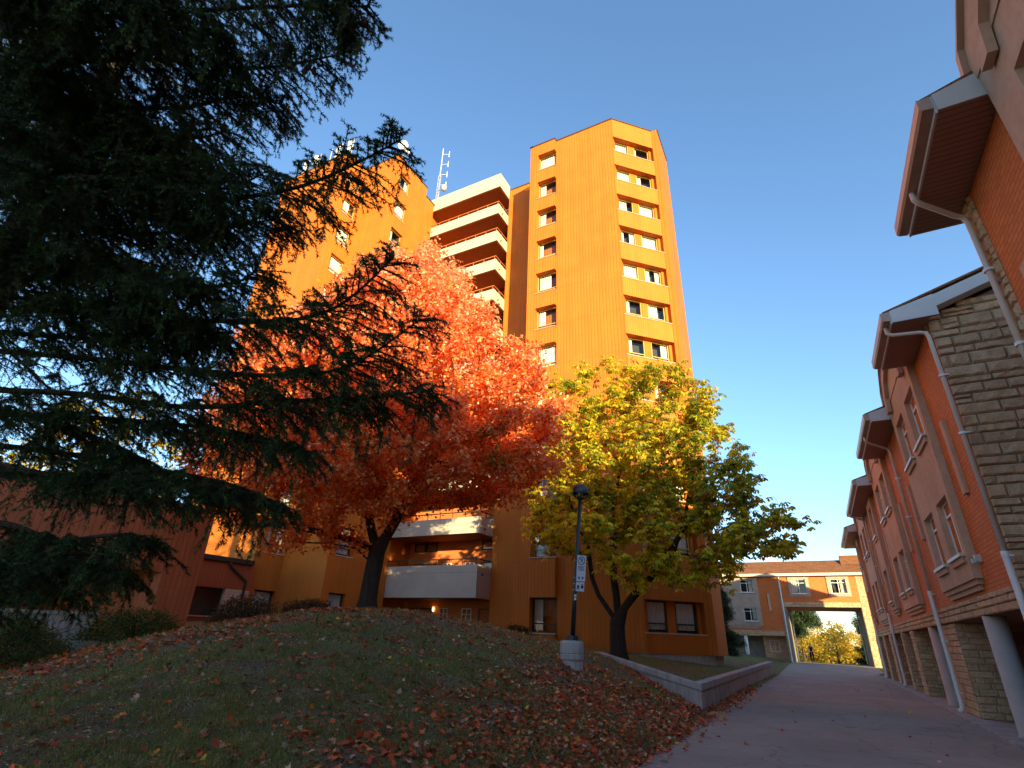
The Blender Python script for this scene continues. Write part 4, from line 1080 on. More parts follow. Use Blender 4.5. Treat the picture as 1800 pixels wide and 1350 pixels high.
def broadleaf(name, lab, cat, base, trunk, blobs, n_attr, n_leaf, size, tmpl, colfn, rtrunk, barkm='bark', spread=.28, droop=.25, group=None, di=2.2, dk=.5, step=.28, palm=0, lights=None, minr=.006, leaf_r=.03, limbs=()):
    root = empty(name, base, lab, cat, group)
    A_ = blob_pts(blobs, n_attr, .35)
    N, par = colonize(A_, trunk, step, di, dk, limbs=limbs)
    t, b, r, ch = tree_mesh(N, par, .006, rtrunk=rtrunk, minr=minr)
    t.build('trunk', barkm, root, smooth=True)
    if b.v: b.build('branches', barkm, root, smooth=False)
    ends = np.nonzero(r < leaf_r)[0]
    k = RNG.choice(ends, n_leaf)
    # clumps: each twig node gets its own density so the crown has holes and dense tufts
    dens = RNG.random(len(N))**(1.1 if 'maple' in name else 1.9); keep = dens[k] > RNG.random(n_leaf)*.9; k = k[keep]
    P = N[k] + RNG.normal(0, spread, (len(k), 3))*np.array([1, 1, .75])
    return root, N, r, P, k
def leaves_single(root, P, size, tmpl, cols, droop=.3, name='foliage'):
    n = len(P); d = RNG.normal(size=(n, 3)); d[:, 2] = d[:, 2]*.5 - droop
    Fr = frames_from(d, RNG.normal(0, .7, n)); S = size*RNG.uniform(.65, 1.25, n)
    V, F = scatter(tmpl, P, Fr, S)
    return np_mesh(name, V, F, 'leaf', root, cols)
def leaves_palm(root, P, size, cols, name='foliage'):
    """horse chestnut: 5-7 drooping leaflets from one point"""
    n = len(P); VV, FF, CC = [], [], []; o = 0
    out = RNG.uniform(0, 2*PI, n); tilt = RNG.normal(0, .30, (n, 2))
    for j in range(6):
        a = out + (j-2.5)*R(50); ln = size*(1.0 - .10*abs(j-2.5))*RNG.uniform(.75, 1.2, n)
        d = np.stack([np.cos(a), np.sin(a), -.55-.25*RNG.random(n)], 1); d[:, 2] += tilt[:, 0]*np.cos(a)+tilt[:, 1]*np.sin(a)
        Fr = frames_from(d, RNG.normal(0, .2, n)); V, F = scatter(LEAFLET, P, Fr, ln)
        VV.append(V); FF.append(F+o); o += len(V); CC.append(np.clip(cols*(1+RNG.normal(0, .10, (n, 1))), .002, .95))
    return np_mesh(name, np.concatenate(VV), np.concatenate(FF), 'leaf', root, np.concatenate(CC))

# --- red maple on the crest of the mound
bx, by = -12.0, 13.3; bz = gz(bx, by)
trunk = [(bx, by, bz-.15), (bx, by, bz+.3), (bx+.02, by, bz+.8), (bx+.06, by, bz+1.3), (bx+.1, by, bz+1.75)]
blobs = [(-11.8,13.0,9.6,4.4,4.0,4.6),(-11.4,12.8,12.2,2.6,2.6,3.2),(-9.0,14.2,8.4,3.1,3.0,3.1),(-14.3,11.8,9.0,3.0,3.0,3.5),(-11.6,12.4,6.6,4.4,3.6,1.9),(-7.9,14.4,7.2,2.1,2.2,2.2),(-15.2,11.6,6.4,2.0,2.0,1.5),(-10.6,11.6,5.0,1.6,1.4,.7),(-14.2,11.5,4.5,2.3,1.2,.5),(-13.6,11.6,3.9,1.3,.7,.22),(-12.4,12.2,4.6,1.2,1.0,.5),(-16.0,10.8,7.0,2.3,2.1,2.3),(-15.4,11.0,9.6,2.2,2.0,2.2),(-13.6,11.6,11.2,1.9,1.8,1.9)]
mp, N, r, P, k = broadleaf('maple_tree', 'large maple with blazing orange red crown on top of the grassy mound', 'tree', (bx, by, bz), trunk, blobs, 3000, 360000, .11, MAPLE, None, .27, 'bark_dark', spread=.20, di=2.4, dk=.42, step=.25,
 limbs=[(4, [(-12.5,12.9,4.15),(-13.1,12.4,4.3),(-13.8,11.9,4.45),(-14.5,11.4,4.5),(-15.1,10.9,4.4)]), (4, [(-11.6,13.3,4.3),(-11.3,13.3,4.8),(-11.0,13.2,5.4),(-10.6,13.3,6.0),(-10.2,13.4,6.7)]), (4, [(-12.1,13.2,4.4),(-12.3,13.1,5.0),(-12.5,13.0,5.7),(-12.6,12.9,6.4)]), (3, [(-12.3,12.8,3.9),(-12.9,12.3,4.0),(-13.6,11.6,3.95),(-14.2,11.2,3.85)])])
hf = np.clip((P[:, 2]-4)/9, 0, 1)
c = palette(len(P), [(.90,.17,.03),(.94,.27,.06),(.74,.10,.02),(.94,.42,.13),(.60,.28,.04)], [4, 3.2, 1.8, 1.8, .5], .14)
top_ = palette(len(P), [(.97,.46,.24),(.93,.30,.12),(.97,.60,.36)], [3, 2.2, 1.8], .12)  # paler salmon leaves towards the top: sunlight on the crown put into leaf colour
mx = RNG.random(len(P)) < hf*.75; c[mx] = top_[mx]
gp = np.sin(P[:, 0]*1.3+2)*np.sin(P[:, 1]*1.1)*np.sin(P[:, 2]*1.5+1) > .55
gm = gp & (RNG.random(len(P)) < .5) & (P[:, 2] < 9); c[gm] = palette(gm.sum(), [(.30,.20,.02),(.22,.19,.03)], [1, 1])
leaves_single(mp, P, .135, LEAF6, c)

# --- horse chestnut beside the lamp
bx, by = -6.85, 21.75; bz = gz(bx, by)
trunk = [(bx, by, bz-.15), (bx, by, bz+.3), (bx-.02, by, bz+.8), (bx, by, bz+1.25), (bx+.03, by, bz+1.6)]
blobs = [(-6.2,21.0,8.6,2.9,2.6,3.2),(-7.0,20.6,11.5,2.3,1.9,1.8),(-4.4,20.8,10.7,2.4,1.9,1.9),(-8.3,20.2,9.4,1.5,1.6,1.6),(-5.0,20.4,4.3,2.6,1.6,.7),(-4.2,21.5,8.4,3.0,2.6,2.6),(-8.6,20.4,6.6,1.9,2.0,2.1),(-2.4,21.6,6.4,2.2,2.4,1.5),(-6.0,20.0,5.4,3.4,2.0,1.2),(-1.6,21.0,5.1,1.5,1.8,1.0),(-3.6,20.6,4.2,2.2,1.8,.8),(-.9,21.6,5.4,1.3,1.3,.9)]
ct, N, r, P, k = broadleaf('chestnut_tree', 'horse chestnut with large drooping yellow green leaves behind the lamp post', 'tree', (bx, by, bz), trunk, blobs, 1400, 27000, .3, None, None, .30, 'bark_dark', spread=.22, di=2.6, dk=.6, step=.3,
 limbs=[(3, [(-7.2,21.6,2.75),(-7.5,21.5,3.2),(-7.7,21.4,3.8),(-7.75,21.3,4.5),(-7.8,21.2,5.2)]), (3, [(-6.5,21.6,2.75),(-6.1,21.5,3.15),(-5.6,21.4,3.6),(-5.0,21.3,4.2),(-4.4,21.3,4.8)]), (4, [(-6.8,21.6,3.2),(-6.85,21.5,3.9),(-6.8,21.4,4.6),(-6.7,21.3,5.4)])])
c = palette(len(P), [(.58,.50,.04),(.76,.58,.04),(.34,.38,.04),(.80,.54,.04),(.48,.20,.05),(.18,.24,.04)], [3, 2.8, 2.2, 1.2, .8, 1.0], .12)
gr_n = RNG.random(len(P)) < np.clip((P[:, 0]+6.5)/5, .05, .6)*np.clip((10.5-P[:, 2])/4, .2, 1); c[gr_n] = palette(gr_n.sum(), [(.34,.38,.04),(.22,.28,.04),(.44,.40,.05),(.46,.22,.05)], [3,2.4,2,.8])
low = (P[:, 2] < 6.2) & (RNG.random(len(P)) < .6); c[low] = palette(low.sum(), [(.92,.70,.04),(.78,.66,.05),(.45,.17,.05)], [3, 2, .8])
leaves_palm(ct, P, .25, c)

# --- trees seen through and over things
def simple_tree(name, lab, cat, base, h, rad, cols, wts, n_leaf, size, rt=.16, group=None, z0=.25, dk=.7):
    x, y, z = base; tk = [(x, y, z-.1)]+[(x, y, z+h*z0*t) for t in (.33, .66, 1)]
    bl = [(x, y, z+h*.62, rad, rad, h*.38), (x+rad*.4, y+rad*.2, z+h*.5, rad*.6, rad*.6, h*.28), (x-rad*.45, y-rad*.2, z+h*.55, rad*.6, rad*.6, h*.3)]
    rt_, N, r, P, k = broadleaf(name, lab, cat, base, tk, bl, 350, n_leaf, size, None, None, rt, spread=.32, di=3.0, dk=dk, step=.4, group=group, minr=.012, leaf_r=.06)
    leaves_single(rt_, P, size, LEAF6, palette(len(P), cols, wts, .16)); return rt_
YEL = [(.62,.40,.03),(.50,.36,.03),(.70,.44,.05),(.30,.28,.03)]
simple_tree('yellow_tree', 'bright yellow leafy tree beyond the passage, behind the person', 'tree', (-2.4, 88, -.8), 7.0, 2.9, YEL, [3,3,2,1], 9000, .26, group='yellow trees beyond the passage')
simple_tree('yellow_tree', 'yellow tree in the middle of the view beyond the passage', 'tree', (1.6, 92, -.9), 6.2, 2.8, YEL, [3,2,2,1], 8000, .26, group='yellow trees beyond the passage')
simple_tree('yellow_tree', 'low yellow tree beyond the passage, next to the dark spruce', 'tree', (4.6, 96, -.9), 4.6, 2.8, YEL, [3,3,2,2], 7000, .26, group='yellow trees beyond the passage')
simple_tree('yellow_tree', 'golden tree crown showing above the roof of the annex at far left', 'tree', (-45, 19, 1.0), 17.0, 6.0, YEL, [3,3,2,1], 9000, .4, .3)
def thicket(name, lab, cat, x0, x1, y0, y1, z0, h, n, size, cols, w):
    P = np.stack([RNG.uniform(x0, x1, n), RNG.uniform(y0, y1, n), np.zeros(n)], 1)
    P[:, 2] = z0 + RNG.random(n)*h*(.6+.4*np.sin(P[:, 0]*.7+1)*np.sin(P[:, 0]*.31))
    o = leaves_single(None, P, size, LEAF6, palette(n, cols, w, .2), name=name); tag(o, lab, cat, kind='stuff'); return o
thicket('far_thicket', 'golden far-off thicket closing the view beyond the passage', 'thicket', -16, 26, 104, 112, -1.2, 7.5, 26000, .42, YEL+[(.12,.13,.03)], [3,3,2,1,1.5])

def conifer(name, lab, base, h, rad, n_w, cols, w, trunk_r=.18, low=.05, droop=.18, tuft=.17, dens=26, group=None, pine=False):
    root = empty(name, base, lab, 'tree', group); b = Vector(base); mb_ = MB(); tr2 = random.Random(int(abs(b.x*10)))
    MB().tube([b, b+Vector((0,0,h*.5)), b+Vector((0,0,h*.98))], [trunk_r, trunk_r*.6, .02], 8).build('trunk', 'bark_dark', root, smooth=True)
    P = []
    for i in range(n_w):
        t = low + (1-low)*(i/n_w)**(.9); z = h*t; L = rad*((1-t)**.8)*tr2.uniform(.65, 1.15)+.1
        if pine: L = rad*math.sin(PI*min(1, .15+t*.85))**.7*tr2.uniform(.6, 1.1)
        a = tr2.uniform(0, 2*PI); d = Vector((math.cos(a), math.sin(a), 0))
        pts = [b+Vector((0,0,z))+d*(L*s)+Vector((0,0,-droop*L*s+ .22*L*s*s)) for s in (0,.35,.7,1)]
        mb_.tube(pts, [.03*(1-t)+.012]*4, 4, cap=False)
        m_ = int(dens*L)
        for k_ in range(m_):
            s = tr2.random()**.7; side = tr2.uniform(-1, 1)*(1-s*.6)*L*.32
            p = pts[0]+(pts[3]-pts[0])*s + Vector((-d.y, d.x, 0))*side + Vector((0,0,-.22*L*(1-s)*s+tr2.uniform(-.12, .06)*L*.5)); P.append(p)
    mb_.build('branches', 'bark_dark', root)
    P = np.array([tuple(p) for p in P]); n = len(P); K = 7
    P = np.repeat(P, K, 0)+RNG.normal(0, tuft*.5, (n*K, 3)); d = RNG.normal(size=(n*K, 3)); d[:, 2] -= .2
    T3 = np.array([(0,-.07,0),(1,0,0),(0,.07,0)]); V, F = scatter(T3, P, frames_from(d, RNG.uniform(0, PI, n*K)), tuft*RNG.uniform(.7, 1.5, n*K))
    np_mesh('foliage', V, F, 'needle', root, palette(n*K, cols, w, .25)); return root
DK = [(.018,.04,.014),(.03,.055,.018),(.05,.05,.02)]
conifer('spruce_tree', 'dark narrow spruce at the right side of the view through the passage', (5.3, 76, -.5), 9.5, 2.6, 190, DK, [3,3,1], dens=40, tuft=.3)
conifer('pine_tree', 'dark broad pine hanging over the left of the view through the passage', (-3.4, 76, -.5), 8.6, 3.9, 120, DK, [3,3,1], low=.42, dens=44, tuft=.34, pine=True)
conifer('cedar_tree', 'dark green cedar standing between the tower corner and the gatehouse', (-7.2, 49, .5), 7.8, 1.8, 170, DK, [3,3,1], dens=40, tuft=.25)
conifer('spruce_tree', 'small dark spruce standing low beyond the passage, beside the passage wall', (7.9, 84, -.8), 8.5, 2.2, 130, DK, [3,3,1], dens=30, tuft=.3)
# --- bushes
def bush(name, lab, cen, rx, ry, h, n, size, cols, w, tmpl=LEAF6):
    x, y = cen; z = gz(x, y); root = empty(name, (x, y, z), lab, 'bush'); st = MB()
    for i in range(26):
        a = RNG.uniform(0, 2*PI); q = RNG.uniform(.3, .9); st.tube([(x, y, z-.05), (x+rx*q*.4*math.cos(a), y+ry*q*.4*math.sin(a), z+h*.5), (x+rx*q*math.cos(a), y+ry*q*math.sin(a), z+h*.92*(1-q*q*.25))], [.018, .012, .004], 4, cap=False)
    st.build('stems', 'bark_dark', root)
    u = RNG.normal(size=(n, 3)); u /= np.linalg.norm(u, axis=1, keepdims=True); u[:, 2] = np.abs(u[:, 2])
    lump = 1 + .16*np.sin(u[:, 0]*5+x)*np.sin(u[:, 1]*6+1)*np.cos(u[:, 2]*5) + .06*np.sin(u[:, 0]*17)*np.sin(u[:, 1]*15)
    r_ = (RNG.random(n)**.22)*lump*(1+RNG.normal(0, .05, n)); P = np.array([x, y, z]) + u*r_[:, None]*np.array([rx, ry, h]); P[:, 2] = np.maximum(P[:, 2], z+.03)
    leaves_single(root, P, size, tmpl, palette(n, cols, w, .22), -.2); return root
GB = [(.06,.10,.015),(.10,.13,.025),(.035,.06,.012),(.20,.12,.03)]
bush('green_bush', 'large round green bush at the far left, nearest to the camera', (-15.55, 5.85), 1.9, 1.6, 1.10, 17000, .06, GB, [3,3,2,.7])
bush('green_bush', 'low spreading green bush to the right of the slatted screen', (-15.9, 9.0), 1.3, 1.25, .82, 9000, .055, GB, [3,3,2,.4])
bush('dark_shrub', 'dark leafy shrub row growing on the mound crest under the annex window, left part', (-16.9, 12.9), 1.5, .9, 1.0, 7000, .07, [(.05,.05,.025),(.08,.075,.04),(.10,.06,.045)], [2,2,1])
bush('dark_shrub', 'dark leafy shrub on the mound crest left of the maple trunk', (-15.2, 14.1), 1.35, .8, .75, 6000, .07, [(.05,.05,.025),(.08,.075,.04),(.10,.06,.045)], [2,2,1])
bush('dark_shrub', 'small dark shrub at the tower foot under the lowest balcony end', (-13.4, 21.4), 1.0, .6, .62, 3000, .07, DK, [2,2,1])
bush('dark_shrub', 'small dark shrub beside the ground floor tower window', (-11.6, 22.4), .8, .6, .68, 2500, .07, DK, [2,2,1])

# --- the big spruce at the left, close to the camera
TR = random.Random(17)
BZ = gz(-10.6, 2.2)
sp = empty('big_spruce', (-10.6, 2.2, BZ), 'huge dark spruce whose drooping boughs fill the upper left foreground', 'tree')
MB().tube([(-10.6,2.2,BZ-.2),(-10.6,2.2,BZ+.4),(-10.6,2.2,6),(-10.6,2.2,12),(-10.6,2.2,17)], [.42,.33,.27,.17,.03], 14).build('trunk', 'bark_dark', sp, smooth=True)
wood = MB(); SH = []     # shoots: (start, end, hang)
def curve(pts, n):
    pts = [Vector(p) for p in pts]; out = []
    m = len(pts)-1
    for i in range(n+1):
        t = i/n*m; k = min(int(t), m-1); f = t-k
        p0 = pts[max(k-1, 0)]; p1 = pts[k]; p2 = pts[k+1]; p3 = pts[min(k+2, m)]
        out.append(.5*((2*p1)+(-p0+p2)*f+(2*p0-5*p1+4*p2-p3)*f*f+(-p0+3*p1-3*p2+p3)*f*f*f))
    return out
def bough(pts, r0=.045, dense=1.0, hang=1.0, bare=.12, wid=.92):
    L = sum((Vector(b)-Vector(a)).length for a, b in zip(pts[:-1], pts[1:])); n = max(10, int(L/.11)); c = curve(pts, n)
    wood.tube(c, [r0*(1-i/n)**.8+.005 for i in range(n+1)], 6, cap=False)
    SH.append((c[-3], c[-1]))
    for i in range(n):
        s = i/n
        if s > .5: SH.append((c[i], c[i+1]))
        if s < bare and TR.random() < .6: continue
        if s < .93 and TR.random() < .5*hang:
            l3 = TR.uniform(.12, .42)*hang; e = c[i]+Vector((TR.uniform(-.10,.10), TR.uniform(-.10,.10), -l3)); SH.append((c[i], e))
            for j in range(int(l3/.05)):
                u = c[i]+(e-c[i])*TR.random(); SH.append((u, u+Vector((TR.uniform(-.10,.10), TR.uniform(-.10,.10), -TR.uniform(.03, .12)))))
        d = (c[i+1]-c[i]).normalized(); side = d.cross(Vector((0,0,1)))
        if side.length < .1: side = Vector((1,0,0))
        side.normalize()
        for sg in (-1, 1):
            if TR.random() > .80*dense: continue
            l = wid*(1-s)**.55*TR.uniform(.45, 1.15)+.17
            v = (d*TR.uniform(.35, .95)+side*sg*TR.uniform(.55, 1.0)+Vector((0,0,TR.uniform(-.5, .12)*hang))).normalized()
            p0 = c[i]+ (c[i+1]-c[i])*TR.random(); p1 = p0+v*l*.55; p2 = p1+(v+Vector((0,0,-.55*hang*TR.uniform(.2, 1.3)))).normalized()*l*.5
            wood.tube([p0, p1, p2], [.009, .006, .003], 4, cap=False); SH.append((p0+(p1-p0)*.25, p1)); SH.append((p1, p2))
            k = int(l/.075)
            for j in range(k):
                t = (j+.6)/k; q = p0+(p1-p0)*(t/.55) if t < .55 else p1+(p2-p1)*((t-.55)/.45)
                dd = (p1-p0).normalized() if t < .55 else (p2-p1).normalized(); sd = dd.cross(Vector((0,0,1))); sd = sd.normalized() if sd.length > .05 else side
                for s2 in (-1, 1):
                    if TR.random() < .78:
                        l2 = TR.uniform(.07, .20)*(1.15-t*.5); w_ = (dd*.7+sd*s2*TR.uniform(.3, .9)+Vector((0,0,TR.uniform(-1.0, .05)*hang))).normalized()
                        SH.append((q, q+w_*l2))
            # long hanging tassels
            if TR.random() < .45*hang and s < .92:
                q = p1; l3 = TR.uniform(.2, .6)*hang; e = q+Vector((TR.uniform(-.08,.08), TR.uniform(-.08,.08), -l3)); SH.append((q, e))
                for j in range(int(l3/.07)):
                    u = q+(e-q)*TR.random(); SH.append((u, u+Vector((TR.uniform(-.09,.09), TR.uniform(-.09,.09), -TR.uniform(.04, .12)))))
# boughs reaching across the view
B_ = [
 ([(-260,60,6.6),(60,40,6.0),(330,20,5.6),(520,10,5.2),(650,12,5.0)], 1.1),
 ([(-260,-60,6.8),(100,-60,6.2),(350,-30,5.8),(560,-30,5.4),(620,60,5.2)], 1.1),
 ([(-260,120,6.6),(60,110,6.2),(280,105,5.8),(450,120,5.5),(600,95,5.3)], 1.1),
 ([(-260,150,7.0),(100,180,6.6),(300,190,6.2),(420,170,6.0),(500,185,5.8)], 1.1),
 ([(-260,235,7.0),(20,235,6.6),(150,300,6.3),(280,330,6.0),(400,330,5.8),(470,300,5.6)], 1.2),
 ([(-260,160,6.8),(20,160,6.3),(140,160,6.0),(300,240,5.8),(400,230,5.6)], 1.0),
 ([(-260,330,6.8),(60,335,6.4),(240,360,6.0),(400,350,5.7),(520,330,5.4),(620,290,5.2),(705,245,5.0)], 1.0),
 ([(-260,420,7.0),(80,400,6.6),(250,410,6.2),(400,400,5.8),(500,380,5.6)], 1.1),
 ([(-260,430,6.6),(60,460,6.2),(250,500,5.9),(400,500,5.6),(455,470,5.5)], 1.0),
 ([(-260,520,6.8),(80,545,6.3),(300,560,5.8),(480,565,5.4),(590,540,5.1),(690,455,4.9)], .9),
 ([(-260,560,7.0),(80,590,6.5),(260,600,6.1),(400,590,5.8)], 1.1),
 ([(-260,600,6.8),(100,625,6.2),(330,650,5.7),(500,660,5.3),(620,640,5.0),(740,560,4.8)], .9),
 ([(-260,680,6.8),(100,690,6.2),(320,715,5.7),(500,705,5.3),(640,700,5.0),(760,685,4.8)], .9),
 ([(-260,720,7.0),(60,730,6.4),(240,740,6.0),(420,760,5.6),(560,800,5.3)], 1.1),
 ([(-260,760,6.8),(60,790,6.2),(240,820,5.8),(400,850,5.5),(500,890,5.3)], 1.0),
 ([(-260,800,6.4),(40,830,5.9),(180,835,5.6),(320,850,5.3),(420,870,5.2)], .9),
 ([(-260,900,6.0),(0,920,5.4),(90,950,5.2),(200,940,5.0),(255,945,4.9)], .9),
 ([(-260,1000,5.8),(-40,1000,5.3),(60,985,5.1),(150,975,4.9),(215,1010,4.8)], .9),
 ([(-260,1060,5.6),(-60,1040,5.1),(10,1010,5.0),(60,1000,4.8),(110,1030,4.7)], .7),
]
for pts, dn in B_: bough([at(*p) for p in pts], .035, dn, 1.0)
for i in range(7):
    y = TR.uniform(-120, 330); w1 = TR.uniform(5.0, 5.9); x1 = TR.uniform(40, 330)
    bough([at(-280, y-30, w1+.8), at(x1*.4-60, y+TR.uniform(-20, 25), w1+.3), at(x1*.8, y+TR.uniform(0, 60), w1), at(x1, y+TR.uniform(10, 90), w1-.1)], .022, 1.1, 1.2)
for i in range(7):
    y = TR.uniform(150, 650); w1 = TR.uniform(5.4, 6.2); x0 = TR.uniform(60, 220); x1 = TR.uniform(330, 430)
    bough([at(x0-120, y-20, w1+.6), at(x0, y, w1+.2), at((x0+x1)/2, y+TR.uniform(0, 40), w1), at(x1, y+TR.uniform(20, 90), w1-.2)], .016, 1.1, 1.3)
for i in range(13):
    y = TR.choice((TR.uniform(-150, 280), TR.uniform(-150, 300), TR.uniform(-150, 150), TR.uniform(300, 560), TR.uniform(640, 790))); x1 = TR.uniform(60, 430); w1 = TR.uniform(5.4, 7.6)
    bough([at(-280, y-30, w1+1.0), at(x1*.35-60, y+TR.uniform(-20, 25), w1+.4), at(x1*.75, y+TR.uniform(-10, 60), w1), at(x1, y+TR.uniform(0, 80), w1-.2)], .028, 1.0, 1.1)
# the rest of the tree, round the trunk
for i in range(60):
    z = BZ+2.2+13.5*(i/60); a = i*2.4+TR.uniform(-.3,.3); L = 4.2*(1-(z-BZ)/18)*TR.uniform(.7,1); dx, dy = math.cos(a), math.sin(a)
    if dx > .2 and z < 10.5: continue
    bough([(-10.6,2.2,z),(-10.6+dx*L*.4,2.2+dy*L*.4,z-.15),(-10.6+dx*L*.8,2.2+dy*L*.8,z-.35),(-10.6+dx*L,2.2+dy*L,z-.25)], .03, .55, 1.0)
# bare dead twigs
for (x, y, w_) in ((430,740,5.4),(150,870,5.5),(60,960,5.0),(330,790,5.6),(200,640,5.8),(120,420,6.2),(420,800,5.3),(20,1000,4.9)):
    for k_ in range(6):
        p = at(x+TR.uniform(-30,30), y+TR.uniform(-30,30), w_); q = p+Vector((TR.uniform(-.3,.3), TR.uniform(-.2,.2), TR.uniform(-.45,-.05))); wood.tube([p, (p+q)/2+Vector((TR.uniform(-.05,.05),0,TR.uniform(-.04,.04))), q], [.005,.003,.0015], 4, cap=False)
wood.build('branches', 'bark', sp)
S0 = np.array([tuple(a) for a, b in SH]); S1 = np.array([tuple(b) for a, b in SH]); Ls = np.linalg.norm(S1-S0, axis=1)
dist = np.linalg.norm((S0+S1)/2-np.array([0,0,1.6]), axis=1)
cnt = np.maximum(3, (Ls*np.where(dist < 9, 300, 90))).astype(int)
ix = np.repeat(np.arange(len(S0)), cnt); n = len(ix); print('needles', n, 'shoot m', Ls.sum())
t = RNG.random(n); D = (S1-S0)/np.maximum(Ls, 1e-6)[:, None]; Pn = S0[ix]+(S1-S0)[ix]*t[:, None]
a = RNG.uniform(0, 2*PI, n); ref = np.cross(D[ix], np.array([.3,.2,.93])); ref /= np.linalg.norm(ref, axis=1, keepdims=True)+1e-9; bn = np.cross(D[ix], ref)
dirn = D[ix]*.75+(ref*np.cos(a)[:, None]+bn*np.sin(a)[:, None])*.8
T3 = np.array([(0,-.11,0),(1,0,0),(0,.11,0)]); sz = RNG.uniform(.025, .042, n)
V, F = scatter(T3, Pn, frames_from(dirn, RNG.uniform(0, PI, n)), sz)
base_c = palette(len(S0), [(.055,.095,.026),(.032,.058,.018),(.080,.12,.03),(.06,.045,.02)], [3, 3, 1.5, .5], .2)[ix]
np_mesh('foliage', V, F, 'needle', sp, np.clip(base_c*(1+RNG.normal(0, .15, (n, 1))), .002, .5))
# cones
MT['cone'] = plain('brown cone scales', (.12,.05,.025), .8, bump=.8, bscale=120)
for (x, y, w_) in ((640,30,5.0),(630,18,5.0),(618,40,5.1),(545,110,5.3),(553,118,5.3),(538,118,5.3),(612,318,5.15),(640,325,5.1),(690,440,4.9),(680,452,4.9),(575,10,5.2),(660,470,4.95),(300,380,5.9),(420,350,5.7)):
    p = at(x, y, w_); cn = MB(); cn.tube([p, p+Vector((.004,0,-.02)), p+Vector((.006,0,-.06)), p+Vector((.008,0,-.10)), p+Vector((.01,0,-.12))], [.008,.02,.024,.018,.006], 8); cn.build('cone', 'cone', sp, smooth=True)

# ------------------------------------------------------------------ grass and fallen leaves
def scatter_ground(n, fn):
    """n candidates near the camera-side slope accepted by density fn(x, y)"""
    x = RNG.uniform(-17, -2.2, n); y = RNG.uniform(1.2, 42, n); keep = RNG.random(n) < fn(x, y); return x[keep], y[keep]
def nz(x, y, f, s=0): return .5+.25*np.sin(x*f+1.3*np.sin(y*f*.7+s)+s)+.25*np.sin(y*f*1.13+1.7*np.sin(x*f*.6+2*s))
def g_dens(x, y):
    d = np.hypot(x, y); return np.clip(2.6*(nz(x, y, 1.7)*.5+nz(x, y, 4.9, 2)*.5)-.75, 0.06, 1)*np.clip(1.25-d/24, .05, 1)*np.clip((-2.62-x+.12*np.sin(y*3))/.3, 0, 1)
x, y = scatter_ground(330000, g_dens); z = ground_z(x, y)
P = np.stack([x, y, z-.004], 1); n = len(P); d = np.stack([RNG.normal(0, .6, n), RNG.normal(0, .6, n), np.ones(n)], 1)
dd = np.hypot(x, y); T3 = np.array([(0,-.05,0),(.55,-.03,.06),(1,.0,.25),(.55,.03,.06)]); T3[:, 1] *= 1.0
V, F = scatter(T3, P, frames_from(d, RNG.uniform(0, 2*PI, n)), RNG.uniform(.03, .08, n)*(1+dd/30))
go = np_mesh('grass', V, F, 'grass', None, palette(n, [(.12,.16,.03),(.20,.23,.05),(.30,.24,.09),(.42,.32,.18)], [3,3,1.8,1.4], .2)); tag(go, kind='stuff')
nn_ = 260000
x = RNG.uniform(-10.5, -2.5, nn_); y = RNG.uniform(1.0, 11, nn_); kp = RNG.random(nn_) < np.clip(g_dens(x, y)*1.3, 0, 1)*np.clip((-2.62-x)/.3, 0, 1); x = x[kp]; y = y[kp]; n = len(x)
P = np.stack([x, y, ground_z(x, y)-.004], 1); d = np.stack([RNG.normal(0, .7, n), RNG.normal(0, .7, n), np.ones(n)], 1)
V, F = scatter(T3, P, frames_from(d, RNG.uniform(0, 2*PI, n)), RNG.uniform(.03, .10, n)*(.6+.7*nz(x, y, 7.3, 3)))
g2 = np_mesh('grass', V, F, 'grass', None, palette(n, [(.12,.16,.03),(.20,.23,.05),(.30,.24,.09),(.42,.32,.18)], [3,3,1.8,1.6], .2)); tag(g2, kind='stuff')
nn_ = 170000
x = RNG.uniform(-14, -2.5, nn_); y = RNG.uniform(1.0, 16, nn_); P = np.stack([x, y, ground_z(x, y)+.006], 1); d = RNG.normal(size=(nn_, 3)); d[:, 2] *= .25
V, F = scatter(np.array([(0,0,0),(.5,-.22,.1),(1,.05,0),(.45,.25,.08)]), P, frames_from(d, RNG.uniform(0, 6, nn_)), RNG.uniform(.010, .042, nn_))
g3 = np_mesh('ground_litter', V, F, 'litter', None, palette(nn_, [(.30,.22,.15),(.52,.40,.30),(.12,.07,.045),(.55,.17,.06),(.16,.20,.05)], [3,1.6,3,1.2,2], .35)); tag(g3, kind='stuff')
def l_dens(x, y):
    edge = np.exp(-((x+3.6)/1.1)**2)*np.clip((y-4)/4, 0, 1)*(y < 16)*1.0
    side = np.exp(-((x+4.7+.15*(y-11))/1.5)**2)*(y < 15.5)*.55
    foot = np.exp(-(((x-W1[0])*.723+(y-W1[1])*.69)/.55)**2)*(x < -3.0)*(x > -6.0)*(y > 15)*(y < 20)*1.0
    path = np.exp(-((x+13.4+(y-7)*-.05)/1.8)**2)*(y > 4)*(y < 13)*.8
    maple = np.exp(-(np.hypot(x+11, y-11)/4.0)**2)*.30
    cl = np.clip(nz(x, y, 2.9, 5)*nz(x, y, 6.7, 1)*3.2, .15, 1.6)
    return np.clip((side+maple*1.3+.10)*cl+edge*1.3+foot*1.5+path*cl, 0, 1)*np.where(in_terrace(x, y), .05, 1)*np.clip((-2.5-x)/.15, .0, 1)*np.clip(1.5-np.hypot(x, y)/22, .12, 1)
x, y = scatter_ground(150000, l_dens)
